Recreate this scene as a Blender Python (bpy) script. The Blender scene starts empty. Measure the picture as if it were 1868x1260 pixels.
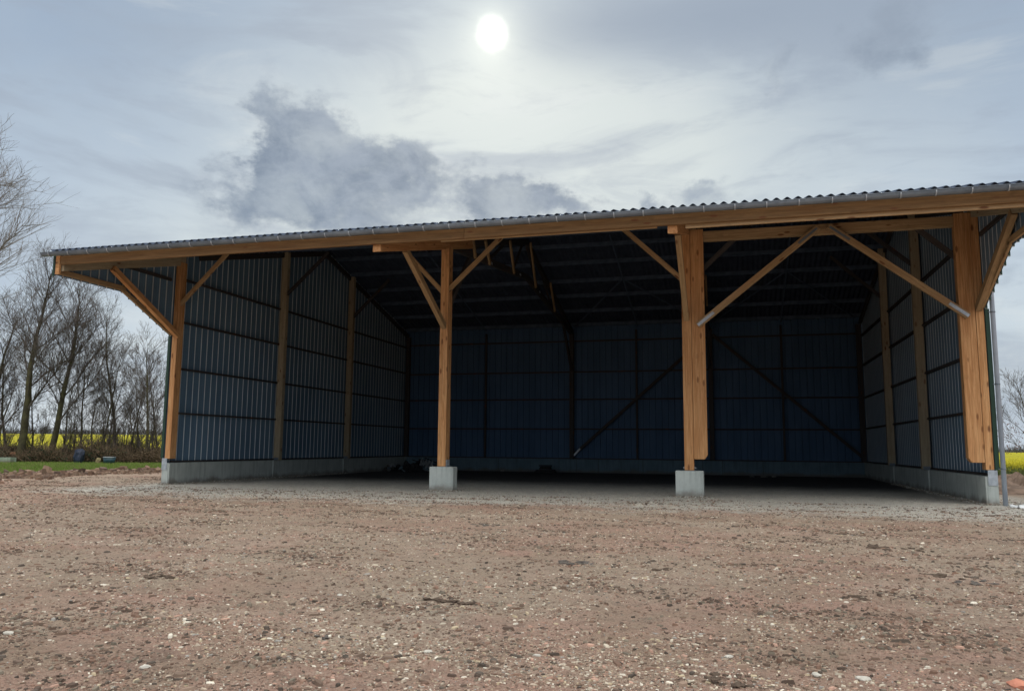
import bpy, bmesh, math, random
from mathutils import Vector, Matrix, noise
R = math.radians
sc = bpy.context.scene
COL = sc.collection

# ---------------------------------------------------------------- camera
CAM = Vector((20.1797, -25.1829, 1.5))
YAW, PITCH, ROLL, FPX = -0.2733, 0.1261, 0.0087, 1453.85
fw0 = Vector((math.sin(YAW), math.cos(YAW), 0)); rt0 = Vector((math.cos(YAW), -math.sin(YAW), 0)); up0 = Vector((0, 0, 1))
F = fw0*math.cos(PITCH)+up0*math.sin(PITCH); U = up0*math.cos(PITCH)-fw0*math.sin(PITCH)
Rr = rt0*math.cos(ROLL)+U*math.sin(ROLL); Ur = U*math.cos(ROLL)-rt0*math.sin(ROLL)
cd = bpy.data.cameras.new('camera'); cam = bpy.data.objects.new('camera', cd); COL.objects.link(cam)
cd.sensor_width = 36; cd.lens = FPX/1868*36; cd.clip_start = .05; cd.clip_end = 8000
m = Matrix((Rr, Ur, -F)).transposed().to_4x4(); m.translation = CAM
cam.matrix_world = m
sc.camera = cam
sc.view_settings.view_transform = 'Standard'; sc.view_settings.look = 'None'
sc.view_settings.exposure = 0.0; sc.view_settings.gamma = 1
sc.cycles.max_bounces = 6; sc.cycles.diffuse_bounces = 1; sc.cycles.transparent_max_bounces = 4
sc.cycles.use_denoising = True

def P(u, depth, z=0.0):
    """ground position seen in photo column u at a forward distance (metres) from the camera"""
    t = (u-934)/FPX*math.cos(PITCH)
    q = CAM+fw0*depth+rt0*(t*depth*1.0)
    return Vector((q.x, q.y, z))

# ---------------------------------------------------------------- node maths
class N:
    def __init__(s, nt, sock): s.nt, s.k = nt, sock
    def _m(s, op, *a, clamp=False):
        n = s.nt.nodes.new('ShaderNodeMath'); n.operation = op; n.use_clamp = clamp
        for i, x in enumerate((s,)+a):
            if isinstance(x, N): s.nt.links.new(x.k, n.inputs[i])
            else: n.inputs[i].default_value = x
        return N(s.nt, n.outputs[0])
    def __add__(s, o): return s._m('ADD', o)
    def __sub__(s, o): return s._m('SUBTRACT', o)
    def __mul__(s, o): return s._m('MULTIPLY', o)
    def __truediv__(s, o): return s._m('DIVIDE', o)
    __radd__ = __add__; __rmul__ = __mul__
    def clamp(s): return s._m('ADD', 0.0, clamp=True)
    def max(s, o): return s._m('MAXIMUM', o)
    def pow(s, o): return s._m('POWER', o)
    def sq(s): return s*s
    def smooth(s, a, b):
        n = s.nt.nodes.new('ShaderNodeMapRange'); n.interpolation_type = 'SMOOTHSTEP'
        s.nt.links.new(s.k, n.inputs[0]); n.inputs[1].default_value = a; n.inputs[2].default_value = b
        return N(s.nt, n.outputs[0])
def mixc(nt, f, a, b, mode='MIX'):
    n = nt.nodes.new('ShaderNodeMix'); n.data_type = 'RGBA'; n.blend_type = mode
    for i, x in ((0, f), (6, a), (7, b)):
        if isinstance(x, N): nt.links.new(x.k, n.inputs[i])
        elif isinstance(x, bpy.types.NodeSocket): nt.links.new(x, n.inputs[i])
        elif i == 0: n.inputs[0].default_value = x
        else: n.inputs[i].default_value = (*x, 1)
    return N(nt, n.outputs[2])
def noise_n(nt, vec, scale, detail=4, rough=.55, dist=0, lac=2.0, color=False):
    n = nt.nodes.new('ShaderNodeTexNoise'); n.inputs['Scale'].default_value = scale
    n.inputs['Detail'].default_value = detail; n.inputs['Roughness'].default_value = rough
    n.inputs['Distortion'].default_value = dist
    if vec is not None: nt.links.new(vec.k if isinstance(vec, N) else vec, n.inputs['Vector'])
    return N(nt, n.outputs['Color' if color else 'Fac'])

# ---------------------------------------------------------------- sky
SUN_EL, SUN_AZ = R(28.5), R(-17.4)          # azimuth measured from +Y towards +X
sun_dir = Vector((math.sin(SUN_AZ)*math.cos(SUN_EL), math.cos(SUN_AZ)*math.cos(SUN_EL), math.sin(SUN_EL)))
w = bpy.data.worlds.new('World'); sc.world = w; w.use_nodes = True
nt = w.node_tree; nt.nodes.clear()
out = nt.nodes.new('ShaderNodeOutputWorld')
tc = nt.nodes.new('ShaderNodeTexCoord'); D = tc.outputs['Generated']
def dot(v):
    n = nt.nodes.new('ShaderNodeVectorMath'); n.operation = 'DOT_PRODUCT'
    nt.links.new(D, n.inputs[0]); n.inputs[1].default_value = v; return N(nt, n.outputs['Value'])
dx, dy, dz = dot(rt0), dot(fw0), dot((0, 0, 1))
az = dx._m('ARCTAN2', dy)*57.2958
el = dz._m('ARCSINE')*57.2958
cmb = nt.nodes.new('ShaderNodeCombineXYZ'); nt.links.new((az/57.3).k, cmb.inputs[0]); nt.links.new((el/40).k, cmb.inputs[1])
sv = cmb.outputs[0]
n1 = noise_n(nt, sv, 7, 9, .62, .3)          # ragged cloud edges
n2 = noise_n(nt, sv, 26, 6, .65, .2)
n3 = noise_n(nt, sv, 2.2, 4, .5)             # broad banks
warp = noise_n(nt, sv, 14, 5, .6, color=True)
sep = nt.nodes.new('ShaderNodeSeparateColor'); nt.links.new(warp.k, sep.inputs[0])
az2 = az+(N(nt, sep.outputs[0])-.5)*9; el2 = el+(N(nt, sep.outputs[1])-.5)*6
def blob(a, e, ra, re, s):
    return ((((az2-a)/ra).sq()+((el2-e)/re).sq())*-1)._m('EXPONENT')*s if False else N.pow(N(nt, _c(2.71828)), (((az2-a)/ra).sq()+((el2-e)/re).sq())*-1)*s
def _c(v):
    n = nt.nodes.new('ShaderNodeValue'); n.outputs[0].default_value = v; return n.outputs[0]
blobs = [(-15.6, 22.8, 2.9, 1.6, 1.0), (-17.5, 20.2, 1.7, 2.8, 1.05), (-14.0, 18.0, 5.0, 2.3, 1.0), (-8.0, 19.2, 3.6, 1.9, 1.15), (-12.6, 15.6, 6.5, 1.9, .9), (-12.8, 21.0, 3.0, 1.8, .6),
         (-1.2, 17.8, 2.6, 1.8, 1.45), (2.4, 17.0, 4.6, 1.3, 1.15), (-19.5, 16.5, 2.4, 2.2, .55), (19.0, 24.4, 1.3, 2.6, .62), (25.6, 25.2, 2.8, 1.8, .76), (28.5, 28.0, 3, 2, .45), (10.2, 18.0, .9, 1.0, .55), (14.0, 17.2, 3.4, 1.0, .55),
         (-28, 17, 7, 3.2, .33), (33, 10, 5, 4, .5), (-26, 11, 6, 1.6, .35)]
acc = None
for b in blobs:
    x = blob(*b); acc = x if acc is None else acc+x
dark = (acc*.82+(n1-.5)*2.1*acc.smooth(.02, .5)+(n2-.5)*.7*acc.smooth(.05, .6)).smooth(.20, .95)
def gauss(a, e, ra, re): return N.pow(N(nt, _c(2.71828)), (((az-a)/ra).sq()+((el-e)/re).sq())*-1)
white = (gauss(3, 20.0, 25, 9.5)*1.1+gauss(-2, 24, 12, 9)*.25+gauss(-14, 12, 12, 4)*.75+gauss(-32, 5, 20, 6)*.3+gauss(34, 6, 14, 6)*.5).clamp()
white = (white*1.0+(n3-.5)*.55+(n1-.5)*.30).clamp()
blue = mixc(nt, el.smooth(2, 27), (.56, .67, .80), (.375, .475, .61))
base = mixc(nt, white, blue, (.70, .765, .765))
mp = nt.nodes.new('ShaderNodeMapping'); mp.inputs['Scale'].default_value = (.75, 1.9, 1); mp.inputs['Location'].default_value = (3.1, 1.7, 0); nt.links.new(sv, mp.inputs['Vector'])
layer = noise_n(nt, mp.outputs[0], 3.4, 9, .58, .7); layer2 = noise_n(nt, mp.outputs[0], 8.5, 8, .62, .5)
base = mixc(nt, layer.smooth(.47, .64)*(.62), base, (.39, .455, .545))
base = mixc(nt, (layer*-1).smooth(-.46, -.34)*.42, base, (.74, .79, .80))
base = mixc(nt, layer2.smooth(.50, .66)*.30, base, (.37, .43, .52))
base = mixc(nt, (gauss(9, 29, 13, 2.6)*.85+gauss(27, 27, 12, 6)*.45+gauss(-26, 27, 9, 4)*.25).clamp(), base, (.315, .385, .485))
puff = noise_n(nt, sv, 13, 7, .6, .4)
edge = acc.smooth(.03, .30)*(dark*-1+1.0)
base = mixc(nt, edge*acc.smooth(.3, 1.2)*.5, base, (.80, .84, .85))
dark = dark*(puff.smooth(.30, .62)*.4+.66)
dcol = mixc(nt, (n1*.6+n2*.4).smooth(.38, .64), (.185, .245, .335), (.32, .385, .475))
base = mixc(nt, dark*.95, base, dcol)
low = (noise_n(nt, sv, 5, 7, .6, .4)).smooth(.44, .66)*(el*-1).smooth(-15, -4)
base = mixc(nt, low*.6, base, (.76, .81, .83))
low2 = (noise_n(nt, sv, 3.3, 7, .6, .6)).smooth(.52, .7)*(el*-1).smooth(-17, -5)
base = mixc(nt, low2*.45, base, (.40, .49, .63))
# veiled sun: small bright disc and its aureole
ca = dot(sun_dir)._m('ARCCOSINE')*57.2958
ca = ca+(n2-.5)*.5+(n1-.5)*.7
disc = (ca*-1).smooth(-1.35, -.3)
aur = N.pow(N(nt, _c(2.71828)), ca*-.78)*.66
aur2 = N.pow(N(nt, _c(2.71828)), ca*-.13)*.16
glow = mixc(nt, 1.0, base, mixc(nt, 1.0, (1, .98, .86), (0, 0, 0), 'ADD'), 'MIX')
def scale(col, f):
    n = nt.nodes.new('ShaderNodeVectorMath'); n.operation = 'SCALE'
    if isinstance(col, tuple): n.inputs[0].default_value = col
    else: nt.links.new(col.k, n.inputs[0])
    if isinstance(f, N): nt.links.new(f.k, n.inputs['Scale'])
    else: n.inputs['Scale'].default_value = f
    return N(nt, n.outputs[0])
def vadd(a, b):
    n = nt.nodes.new('ShaderNodeVectorMath'); n.operation = 'ADD'
    nt.links.new(a.k, n.inputs[0]); nt.links.new(b.k, n.inputs[1]); return N(nt, n.outputs[0])
# unseen sky behind the camera and overhead brightened as added fill light
back = (dy*-1).smooth(-.3, .7)*el.smooth(10, 46)
top = dz.smooth(.52, .9)
base = vadd(base, scale((1.0, .955, .88), back*2.15+top*.75))
tot = vadd(vadd(base, scale((1.0, .97, .72), aur+aur2*.75)), scale((1.5, 1.45, 1.25), disc*.4))
sky = nt.nodes.new('ShaderNodeTexSky'); sky.sky_type = 'NISHITA'; sky.sun_disc = False
sky.sun_elevation = SUN_EL; sky.sun_rotation = SUN_AZ
b1 = nt.nodes.new('ShaderNodeBackground'); nt.links.new(sky.outputs[0], b1.inputs[0]); b1.inputs[1].default_value = .05
b2 = nt.nodes.new('ShaderNodeBackground'); nt.links.new(tot.k, b2.inputs[0]); b2.inputs[1].default_value = 1.0
mx = nt.nodes.new('ShaderNodeMixShader'); mx.inputs[0].default_value = .93
nt.links.new(b1.outputs[0], mx.inputs[1]); nt.links.new(b2.outputs[0], mx.inputs[2]); nt.links.new(mx.outputs[0], out.inputs[0])

ld = bpy.data.lights.new('sun', 'SUN'); ld.energy = .9; ld.angle = R(12); ld.color = (1, .95, .86)
lo = bpy.data.objects.new('sun', ld); COL.objects.link(lo)
lo.rotation_euler = (-sun_dir).to_track_quat('-Z', 'Y').to_euler()

# ---------------------------------------------------------------- materials
MATS = {}
def mat(name, rough=.85, spec=.2, metal=0):
    m = bpy.data.materials.new(name); m.use_nodes = True; t = m.node_tree
    b = t.nodes['Principled BSDF']; b.inputs['Roughness'].default_value = rough; b.inputs['Metallic'].default_value = metal
    b.inputs['Specular IOR Level'].default_value = spec
    MATS[name] = m
    c = t.nodes.new('ShaderNodeTexCoord')
    return m, t, b, c
def setc(t, b, c):
    if isinstance(c, N): t.links.new(c.k, b.inputs['Base Color'])
    else: b.inputs['Base Color'].default_value = (*c, 1)
def bump(t, b, h, dist=.01, st=.6):
    n = t.nodes.new('ShaderNodeBump'); n.inputs['Distance'].default_value = dist; n.inputs['Strength'].default_value = st
    t.links.new(h.k, n.inputs['Height']); t.links.new(n.outputs[0], b.inputs['Normal'])
def mapping(t, src, scale=(1, 1, 1), rnd=False):
    n = t.nodes.new('ShaderNodeMapping'); n.inputs['Scale'].default_value = scale
    t.links.new(src, n.inputs['Vector'])
    if rnd:
        oi = t.nodes.new('ShaderNodeObjectInfo'); cb = t.nodes.new('ShaderNodeCombineXYZ')
        r = N(t, oi.outputs['Random'])*57
        for i in range(3): t.links.new(r.k, cb.inputs[i])
        t.links.new(cb.outputs[0], n.inputs['Location'])
    return n.outputs[0]

def wood(name, c1, c2, knot=(.16, .06, .025), dark=1.0):
    m, t, b, c = mat(name, .7, .25)
    v = mapping(t, c.outputs['Object'], (.35, 9, 9), True)
    g = noise_n(t, v, 2.2, 5, .6, .8); fine = noise_n(t, mapping(t, c.outputs['Object'], (1.2, 60, 60), True), 2, 3, .6)
    big = noise_n(t, mapping(t, c.outputs['Object'], (.7, 2, 2), True), 1.3, 3, .5)
    col = mixc(t, g.smooth(.38, .62), c1, c2)
    col = mixc(t, (fine.smooth(.42, .68))*.5, col, tuple(x*.55 for x in c2))
    col = mixc(t, big.smooth(.5, .75)*.45, col, tuple(x*y for x, y in zip(c1, (.72, .58, .5))))
    vo = t.nodes.new('ShaderNodeTexVoronoi'); vo.inputs['Scale'].default_value = 1.0
    t.links.new(mapping(t, c.outputs['Object'], (1.5, 4.5, 4.5), True), vo.inputs['Vector'])
    dd = N(t, vo.outputs['Distance'])
    col = mixc(t, (dd*-1).smooth(-.20, -.09)*.9, col, knot)
    chk = noise_n(t, mapping(t, c.outputs['Object'], (.25, 22, 22), True), 1.6, 2, .5)
    col = mixc(t, (chk.smooth(.70, .73))*.6, col, tuple(x*.3 for x in c2))
    oi = t.nodes.new('ShaderNodeObjectInfo'); rr_ = N(t, oi.outputs['Random'])
    col = mixc(t, rr_.smooth(.25, 1)*.35, col, tuple(x*y for x, y in zip(c2, (.72, .68, .66))))
    dirt = noise_n(t, mapping(t, c.outputs['Object'], (1.6, 3, 3), True), 1.4, 6, .65)
    col = mixc(t, dirt.smooth(.56, .72)*.38, col, tuple(x*.42 for x in c2))
    setc(t, b, col); bump(t, b, g+fine*.4, .004, .5)
    return m
W_LIGHT = wood('douglas_fir', (.79, .445, .205), (.54, .255, .10))
W_FASC = wood('brown_fir', (.27, .155, .066), (.19, .105, .043))  # darker brown fir for the fascia boards
W_PALE = wood('sawn_fir', (.50, .335, .18), (.38, .245, .125))
W_DARK = wood('shaded_spruce', (.085, .075, .07), (.055, .05, .05))  # wood colour darkened to carry the shade inside the barn
W_DULL = wood('dull_fir', (.52, .43, .29), (.41, .33, .22))

def simple(name, col, col2=None, sc_=3, rough=.85, spec=.2, metal=0, bd=.0, obj=True, detail=5):
    m, t, b, c = mat(name, rough, spec, metal)
    if col2 is None: col2 = tuple(x*.75 for x in col)
    n = noise_n(t, c.outputs['Object'], sc_, detail, .6)
    setc(t, b, mixc(t, n.smooth(.35, .65), col, col2))
    if bd: bump(t, b, noise_n(t, c.outputs['Object'], sc_*6, 5, .65), bd, .6)
    return m
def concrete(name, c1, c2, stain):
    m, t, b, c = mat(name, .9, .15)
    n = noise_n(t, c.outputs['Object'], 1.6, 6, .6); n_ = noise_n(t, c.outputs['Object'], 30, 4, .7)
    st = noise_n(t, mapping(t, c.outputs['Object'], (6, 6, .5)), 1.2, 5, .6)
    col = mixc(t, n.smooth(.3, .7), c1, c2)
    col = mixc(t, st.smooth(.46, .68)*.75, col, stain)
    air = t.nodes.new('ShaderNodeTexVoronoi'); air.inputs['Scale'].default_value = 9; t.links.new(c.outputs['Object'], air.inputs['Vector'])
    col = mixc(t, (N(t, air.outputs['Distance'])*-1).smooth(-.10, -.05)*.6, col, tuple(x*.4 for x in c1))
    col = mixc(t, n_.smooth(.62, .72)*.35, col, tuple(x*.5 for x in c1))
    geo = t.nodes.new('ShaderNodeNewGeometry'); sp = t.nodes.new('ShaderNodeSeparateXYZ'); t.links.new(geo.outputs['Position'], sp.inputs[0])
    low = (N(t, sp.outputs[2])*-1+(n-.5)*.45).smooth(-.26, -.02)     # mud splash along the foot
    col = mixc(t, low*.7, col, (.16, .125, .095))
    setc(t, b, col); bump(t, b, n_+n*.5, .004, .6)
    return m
CONC = concrete('cast_concrete', (.54, .575, .54), (.45, .485, .455), (.33, .36, .34))
CONC_D = concrete('shaded_concrete', (.17, .245, .29), (.13, .195, .235), (.10, .14, .17))  # concrete darkened and blued to paint in the shade at the back

def cladmat(name, c1, c2, spec=.4, rough=.45):
    m, t, b, c = mat(name, rough, spec)
    n = noise_n(t, mapping(t, c.outputs['Object'], (1, 1, .25)), 1.2, 5, .6)
    f = noise_n(t, c.outputs['Object'], 14, 4, .7)
    col = mixc(t, n.smooth(.3, .7), c1, c2); col = mixc(t, f.smooth(.6, .8)*.25, col, tuple(x*.6 for x in c1))
    setc(t, b, col); return m
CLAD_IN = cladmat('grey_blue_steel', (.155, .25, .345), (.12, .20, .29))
CLAD_BK = cladmat('shaded_blue_steel', (.085, .155, .265), (.065, .125, .22), .2, .6)  # darker, bluer cladding copy; back wall shade is in the colour
RIBM = cladmat('lit_rib_face', (.84, .88, .90), (.72, .77, .8), .5, .4)  # pale colour paints the light caught by front-facing rib sides
CLAD_OUT = cladmat('dark_green_steel', (.018, .055, .032), (.013, .043, .026))
ZINC = simple('zinc', (.20, .23, .26), (.145, .17, .20), 2.5, .5, .4, .35)
ZINC_L = simple('galvanised_plate', (.52, .56, .60), (.38, .42, .46), 6, .45, .5, .4, .002)
PIPE = simple('grey_plastic_pipe', (.40, .45, .52), (.34, .39, .46), 2, .4, .4)
def roofmat():
    m, t, b, c = mat('fibre_cement', .9, .15)
    n = noise_n(t, c.outputs['Object'], 2, 6, .65); f = noise_n(t, c.outputs['Object'], 25, 4, .7)
    col = mixc(t, n.smooth(.35, .7), (.07, .09, .13), (.05, .065, .10)); col = mixc(t, f.smooth(.58, .72)*.5, col, (.05, .05, .05))
    setc(t, b, col); bump(t, b, f, .003, .5); return m
ROOFM = roofmat()
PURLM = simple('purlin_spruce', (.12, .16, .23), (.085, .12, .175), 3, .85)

def barkmat(name, c1, c2):
    m, t, b, c = mat(name, .95, .1)
    n = noise_n(t, c.outputs['Object'], 2.2, 6, .65)
    setc(t, b, mixc(t, n.smooth(.35, .65), c1, c2)); bump(t, b, noise_n(t, mapping(t, c.outputs['Object'], (8, 8, 2)), 2, 5, .7), .02, .6)
    return m
BARK = barkmat('mossy_bark', (.095, .088, .045), (.05, .044, .03))
TWIG = barkmat('twig_bark', (.135, .115, .10), (.085, .072, .065))
TWIG_G = barkmat('pale_twig_bark', (.26, .235, .21), (.18, .16, .14))

# ---------------------------------------------------------------- object helpers
def link(name, me, mats=(), parent=None):
    o = bpy.data.objects.new(name, me); COL.objects.link(o)
    for mm in (mats if isinstance(mats, (list, tuple)) else [mats]):
        if mm is not None: me.materials.append(mm)
    if parent: o.parent = parent
    return o
def mesh(name, v, f, mats=(), parent=None, smooth=False, mi=None):
    me = bpy.data.meshes.new(name); me.from_pydata(v, [], f); me.update()
    o = link(name, me, mats, parent)
    if mi is not None: me.polygons.foreach_set('material_index', mi)
    if smooth: me.polygons.foreach_set('use_smooth', [True]*len(me.polygons))
    return o
def empty(name, loc=(0, 0, 0)):
    o = bpy.data.objects.new(name, None); COL.objects.link(o); o.location = loc; o.empty_display_size = .3; return o
def tag(o, label=None, cat=None, group=None, kind=None):
    if label: o['label'] = label
    if cat: o['category'] = cat
    if group: o['group'] = group
    if kind: o['kind'] = kind
    return o
def boxme(name, sx, sy, sz, bev=.006, seg=1):
    bm = bmesh.new(); bmesh.ops.create_cube(bm, size=1)
    bmesh.ops.scale(bm, vec=(sx, sy, sz), verts=bm.verts)
    if bev: bmesh.ops.bevel(bm, geom=bm.edges[:], offset=min(bev, sx*.3, sy*.3, sz*.3), segments=seg, affect='EDGES', profile=.5)
    me = bpy.data.meshes.new(name); bm.to_mesh(me); bm.free(); return me
def box(name, a, b, mt, parent=None, bev=.006):
    """axis aligned block between two corners; its origin is its own centre"""
    a, b = Vector(a), Vector(b); d = b-a
    o = link(name, boxme(name, abs(d.x), abs(d.y), abs(d.z), bev), mt, parent)
    o.location = (a+b)/2
    if parent: o.location -= ploc(parent)
    return o
def ploc(o):
    l = Vector((0, 0, 0))
    while o: l += o.location; o = o.parent
    return l
def timber(name, p0, p1, wd, ht, mt, parent, up=(0, 0, 1), bev=.007):
    """sawn member from p0 to p1; ht is its size along 'up', wd across; grain runs along local X"""
    p0, p1 = Vector(p0), Vector(p1); x = (p1-p0); L = x.length; x.normalize()
    upv = Vector(up); y = upv.cross(x).normalized(); z = x.cross(y)
    bm = bmesh.new(); bmesh.ops.create_cube(bm, size=1); bmesh.ops.scale(bm, vec=(L, wd, ht), verts=bm.verts)
    bmesh.ops.bevel(bm, geom=bm.edges[:], offset=bev, segments=1, affect='EDGES')
    me = bpy.data.meshes.new(name)
    Rm = Matrix((x, y, z)).transposed()
    # keep the object unrotated for its children: rotation is stored on the object only when it has no children
    bm.to_mesh(me); bm.free()
    o = link(name, me, mt, parent); M4 = Rm.to_4x4(); M4.translation = (p0+p1)/2
    if parent: M4 = parent.matrix_basis.inverted() @ M4 if parent.parent is None else wm(parent).inverted() @ M4
    o.matrix_basis = M4
    return o
def wm(o):
    M_ = o.matrix_basis.copy(); q = o.parent
    while q: M_ = q.matrix_basis @ M_; q = q.parent
    return M_
def child_box(name, a, b, mt, parent, bev=.003):
    a, b = Vector(a), Vector(b); d = b-a
    o = link(name, boxme(name, abs(d.x), abs(d.y), abs(d.z), bev), mt, parent)
    o.matrix_basis = wm(parent).inverted() @ Matrix.Translation((a+b)/2); return o
def child_mesh(name, v, f, mt, parent, smooth=False):
    o = mesh(name, v, f, mt, parent, smooth); o.matrix_basis = wm(parent).inverted(); return o

def tube_pts(pts, rad, ns, v, f, cap=True):
    """append a tube along pts with radii rad to vertex/face lists"""
    base = len(v); n = len(pts); prev = None
    for i in range(n):
        t = (pts[min(i+1, n-1)]-pts[max(i-1, 0)]).normalized()
        if prev is None:
            a = Vector((0, 0, 1)) if abs(t.z) < .9 else Vector((1, 0, 0)); s = t.cross(a).normalized()
        else:
            s = (prev-t*prev.dot(t))
            s = s.normalized() if s.length > 1e-5 else t.orthogonal().normalized()
        prev = s; q = t.cross(s)
        for k in range(ns):
            an = 2*math.pi*k/ns
            v.append(pts[i]+(s*math.cos(an)+q*math.sin(an))*rad[i])
    for i in range(n-1):
        for k in range(ns):
            k2 = (k+1) % ns
            f.append((base+i*ns+k, base+i*ns+k2, base+(i+1)*ns+k2, base+(i+1)*ns+k))
    if cap:
        f.append(tuple(base+k for k in reversed(range(ns)))); f.append(tuple(base+(n-1)*ns+k for k in range(ns)))
def pj(q):
    d = Vector(q)-CAM; return 934+FPX*d.dot(Rr)/d.dot(F), 630-FPX*d.dot(Ur)/d.dot(F)

# ================================================================= THE BARN
XA, XB, XC, XD, Y1, Y2, Y3 = 0.0, 10.71, 18.78, 26.88, 7.28, 14.02, 22.22
SL = .255; YR = 11.1
def roofz(y, base=8.883): return base+SL*y if y < YR else base+SL*(2*YR-y)
barn = tag(empty('open_barn', (0, 0, 0)), 'large open-fronted timber barn with steel clad walls and corrugated canopy roof', 'barn')

# --- roof: two corrugated slopes
def corrugated():
    pitch = .245; x0, x1 = -.30, 27.35; per = 8
    nx = int((x1-x0)/pitch*per)
    ys = [-5.64, -3.6, -1.6, .5, 2.6, 4.7, 6.8, 8.9, YR, 13.3, 15.4, 17.5, 19.6, 21.7, 22.75]
    v, f = [], []
    for layer, dzl in ((0, 0.0), (1, -.014)):
        for y in ys:
            for i in range(nx+1):
                x = x0+i*pitch/per
                v.append((x, y, roofz(y)+.036*math.cos(2*math.pi*i/per)+dzl-(.0)))
    W_ = nx+1; NL = len(ys)*W_
    for j in range(len(ys)-1):
        for i in range(nx):
            a = j*W_+i
            f.append((a, a+1, a+1+W_, a+W_)); f.append((NL+a+W_, NL+a+W_+1, NL+a+1, NL+a))
    for i in range(nx):
        f.append((i+1, i, NL+i, NL+i+1)); e = (len(ys)-1)*W_
        f.append((e+i, e+i+1, NL+e+i+1, NL+e+i))
    for j in range(len(ys)-1):
        a, b_ = j*W_, (j+1)*W_
        f.append((a, b_, NL+b_, NL+a)); a += nx; b_ += nx
        f.append((b_, a, NL+a, NL+b_))
    return v, f
v, f = corrugated()
roof = mesh('roof', v, f, ROOFM, barn, True)
rc = []
for side in (-1, 1):
    pass
timber('ridge_cap', (-.15, YR, roofz(YR)+.05), (27.38, YR, roofz(YR)+.05), .32, .03, ROOFM, roof)
PY = [-3.35, -1.45, .25, 2.4, 4.4, 6.2, 8.2, 9.95, 12.25, 14.0, 16.0, 17.8, 19.8, 21.75]
for y in PY:
    z = roofz(y)-.045-.11
    s = SL if y < YR else -SL
    nrm = Vector((0, -s, 1)).normalized()
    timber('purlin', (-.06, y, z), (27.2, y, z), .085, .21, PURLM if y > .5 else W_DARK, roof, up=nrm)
# eaves purlin / fascia (front) and lower ledge board
timber('fascia', (-.02, -5.46, 7.155), (13.3, -5.46, 7.155), .09, .275, W_FASC, roof)
timber('fascia', (13.305, -5.46, 7.155), (27.3, -5.46, 7.155), .09, .275, W_FASC, roof)
timber('eaves_board', (19.1, -5.375, 6.995), (26.95, -5.375, 6.995), .07, .13, W_PALE, roof)
timber('batten', (12.6, -5.37, 7.03), (18.4, -5.37, 7.03), .06, .08, W_PALE, roof)
# --- anti-sag strip and wind bracing on the underside of the roof
for xm in (5.3, 14.7, 22.8):
    for (ya, yb) in ((0.3, YR-.1), (YR+.1, 22.0)):
        timber('tie_strip', (xm, ya, roofz(ya)-.29), (xm, yb, roofz(yb)-.29), .07, .03, PURLM, roof)
for (xa, xb) in ((XB+.3, 14.6), (18.5, 14.8), (XC+.3, 22.7), (26.6, 22.9)):
    timber('wind_brace', (xa, 21.6, roofz(21.6)-.33), (xb, 15.8, roofz(15.8)-.33), .09, .045, PURLM, roof)

# --- gutter
def gutter():
    v, f = [], []
    x0, x1 = -.5, 27.55; segs = 12; r = .096; yc, zc = -5.725, 7.345
    for lay, rr in ((0, r), (1, r-.006)):
        for x in (x0, x1):
            for k in range(segs+1):
                a = math.pi+math.pi*k/segs
                v.append((x, yc+rr*math.cos(a), zc+rr*1.15*math.sin(a)))
    S = segs+1
    for k in range(segs):
        f.append((k, k+1, S+k+1, S+k)); f.append((2*S+k+1, 2*S+k, 3*S+k, 3*S+k+1))
        f.append((k+1, k, 2*S+k, 2*S+k+1)); f.append((S+k, S+k+1, 3*S+k+1, 3*S+k))
    f.append((0, S, 3*S, 2*S)); f.append((S+segs, segs, 2*S+segs, 3*S+segs))
    o = mesh('gutter', v, f, ZINC, barn, True)
    # rolled front bead
    vv, ff = [], []
    tube_pts([Vector((x0, yc-r, zc)), Vector((x1, yc-r, zc))], [.013, .013], 8, vv, ff); child_mesh('bead', vv, ff, ZINC, o, True)
    # end caps
    for x in (x0, x1):
        pts = [(x, yc+r*math.cos(math.pi+math.pi*k/segs), zc+r*1.15*math.sin(math.pi+math.pi*k/segs)) for k in range(segs+1)]
        pts2 = [(x+.004, a, b) for _, a, b in pts]
        n = len(pts); child_mesh('end_cap', pts+pts2, [tuple(range(n)), tuple(reversed(range(n, 2*n)))]+[(i, i+n, (i+1) % n+n, (i+1) % n) for i in range(n)], ZINC, o)
    # brackets
    vv, ff = [], []
    for lay, rr in ((0, r+.009), (1, r+.001)):
        for xx in (-.014, .014):
            for k in range(segs+1):
                a = math.pi+math.pi*k/segs
                vv.append((xx, yc+rr*math.cos(a), zc+rr*1.15*math.sin(a)))
    for k in range(segs):
        ff.append((k, k+1, S+k+1, S+k)); ff.append((2*S+k+1, 2*S+k, 3*S+k, 3*S+k+1))
        ff.append((k+1, k, 2*S+k, 2*S+k+1)); ff.append((S+k, S+k+1, 3*S+k+1, 3*S+k))
    proto = None; x = -.2
    while x < 27.4:
        if proto is None: proto = mesh('gutter_bracket', vv, ff, ZINC_L, o); proto.location.x = x
        else:
            c = proto.copy(); COL.objects.link(c); c.parent = o; c.location.x = x
        x += .732
    return o
gutter()

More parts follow.
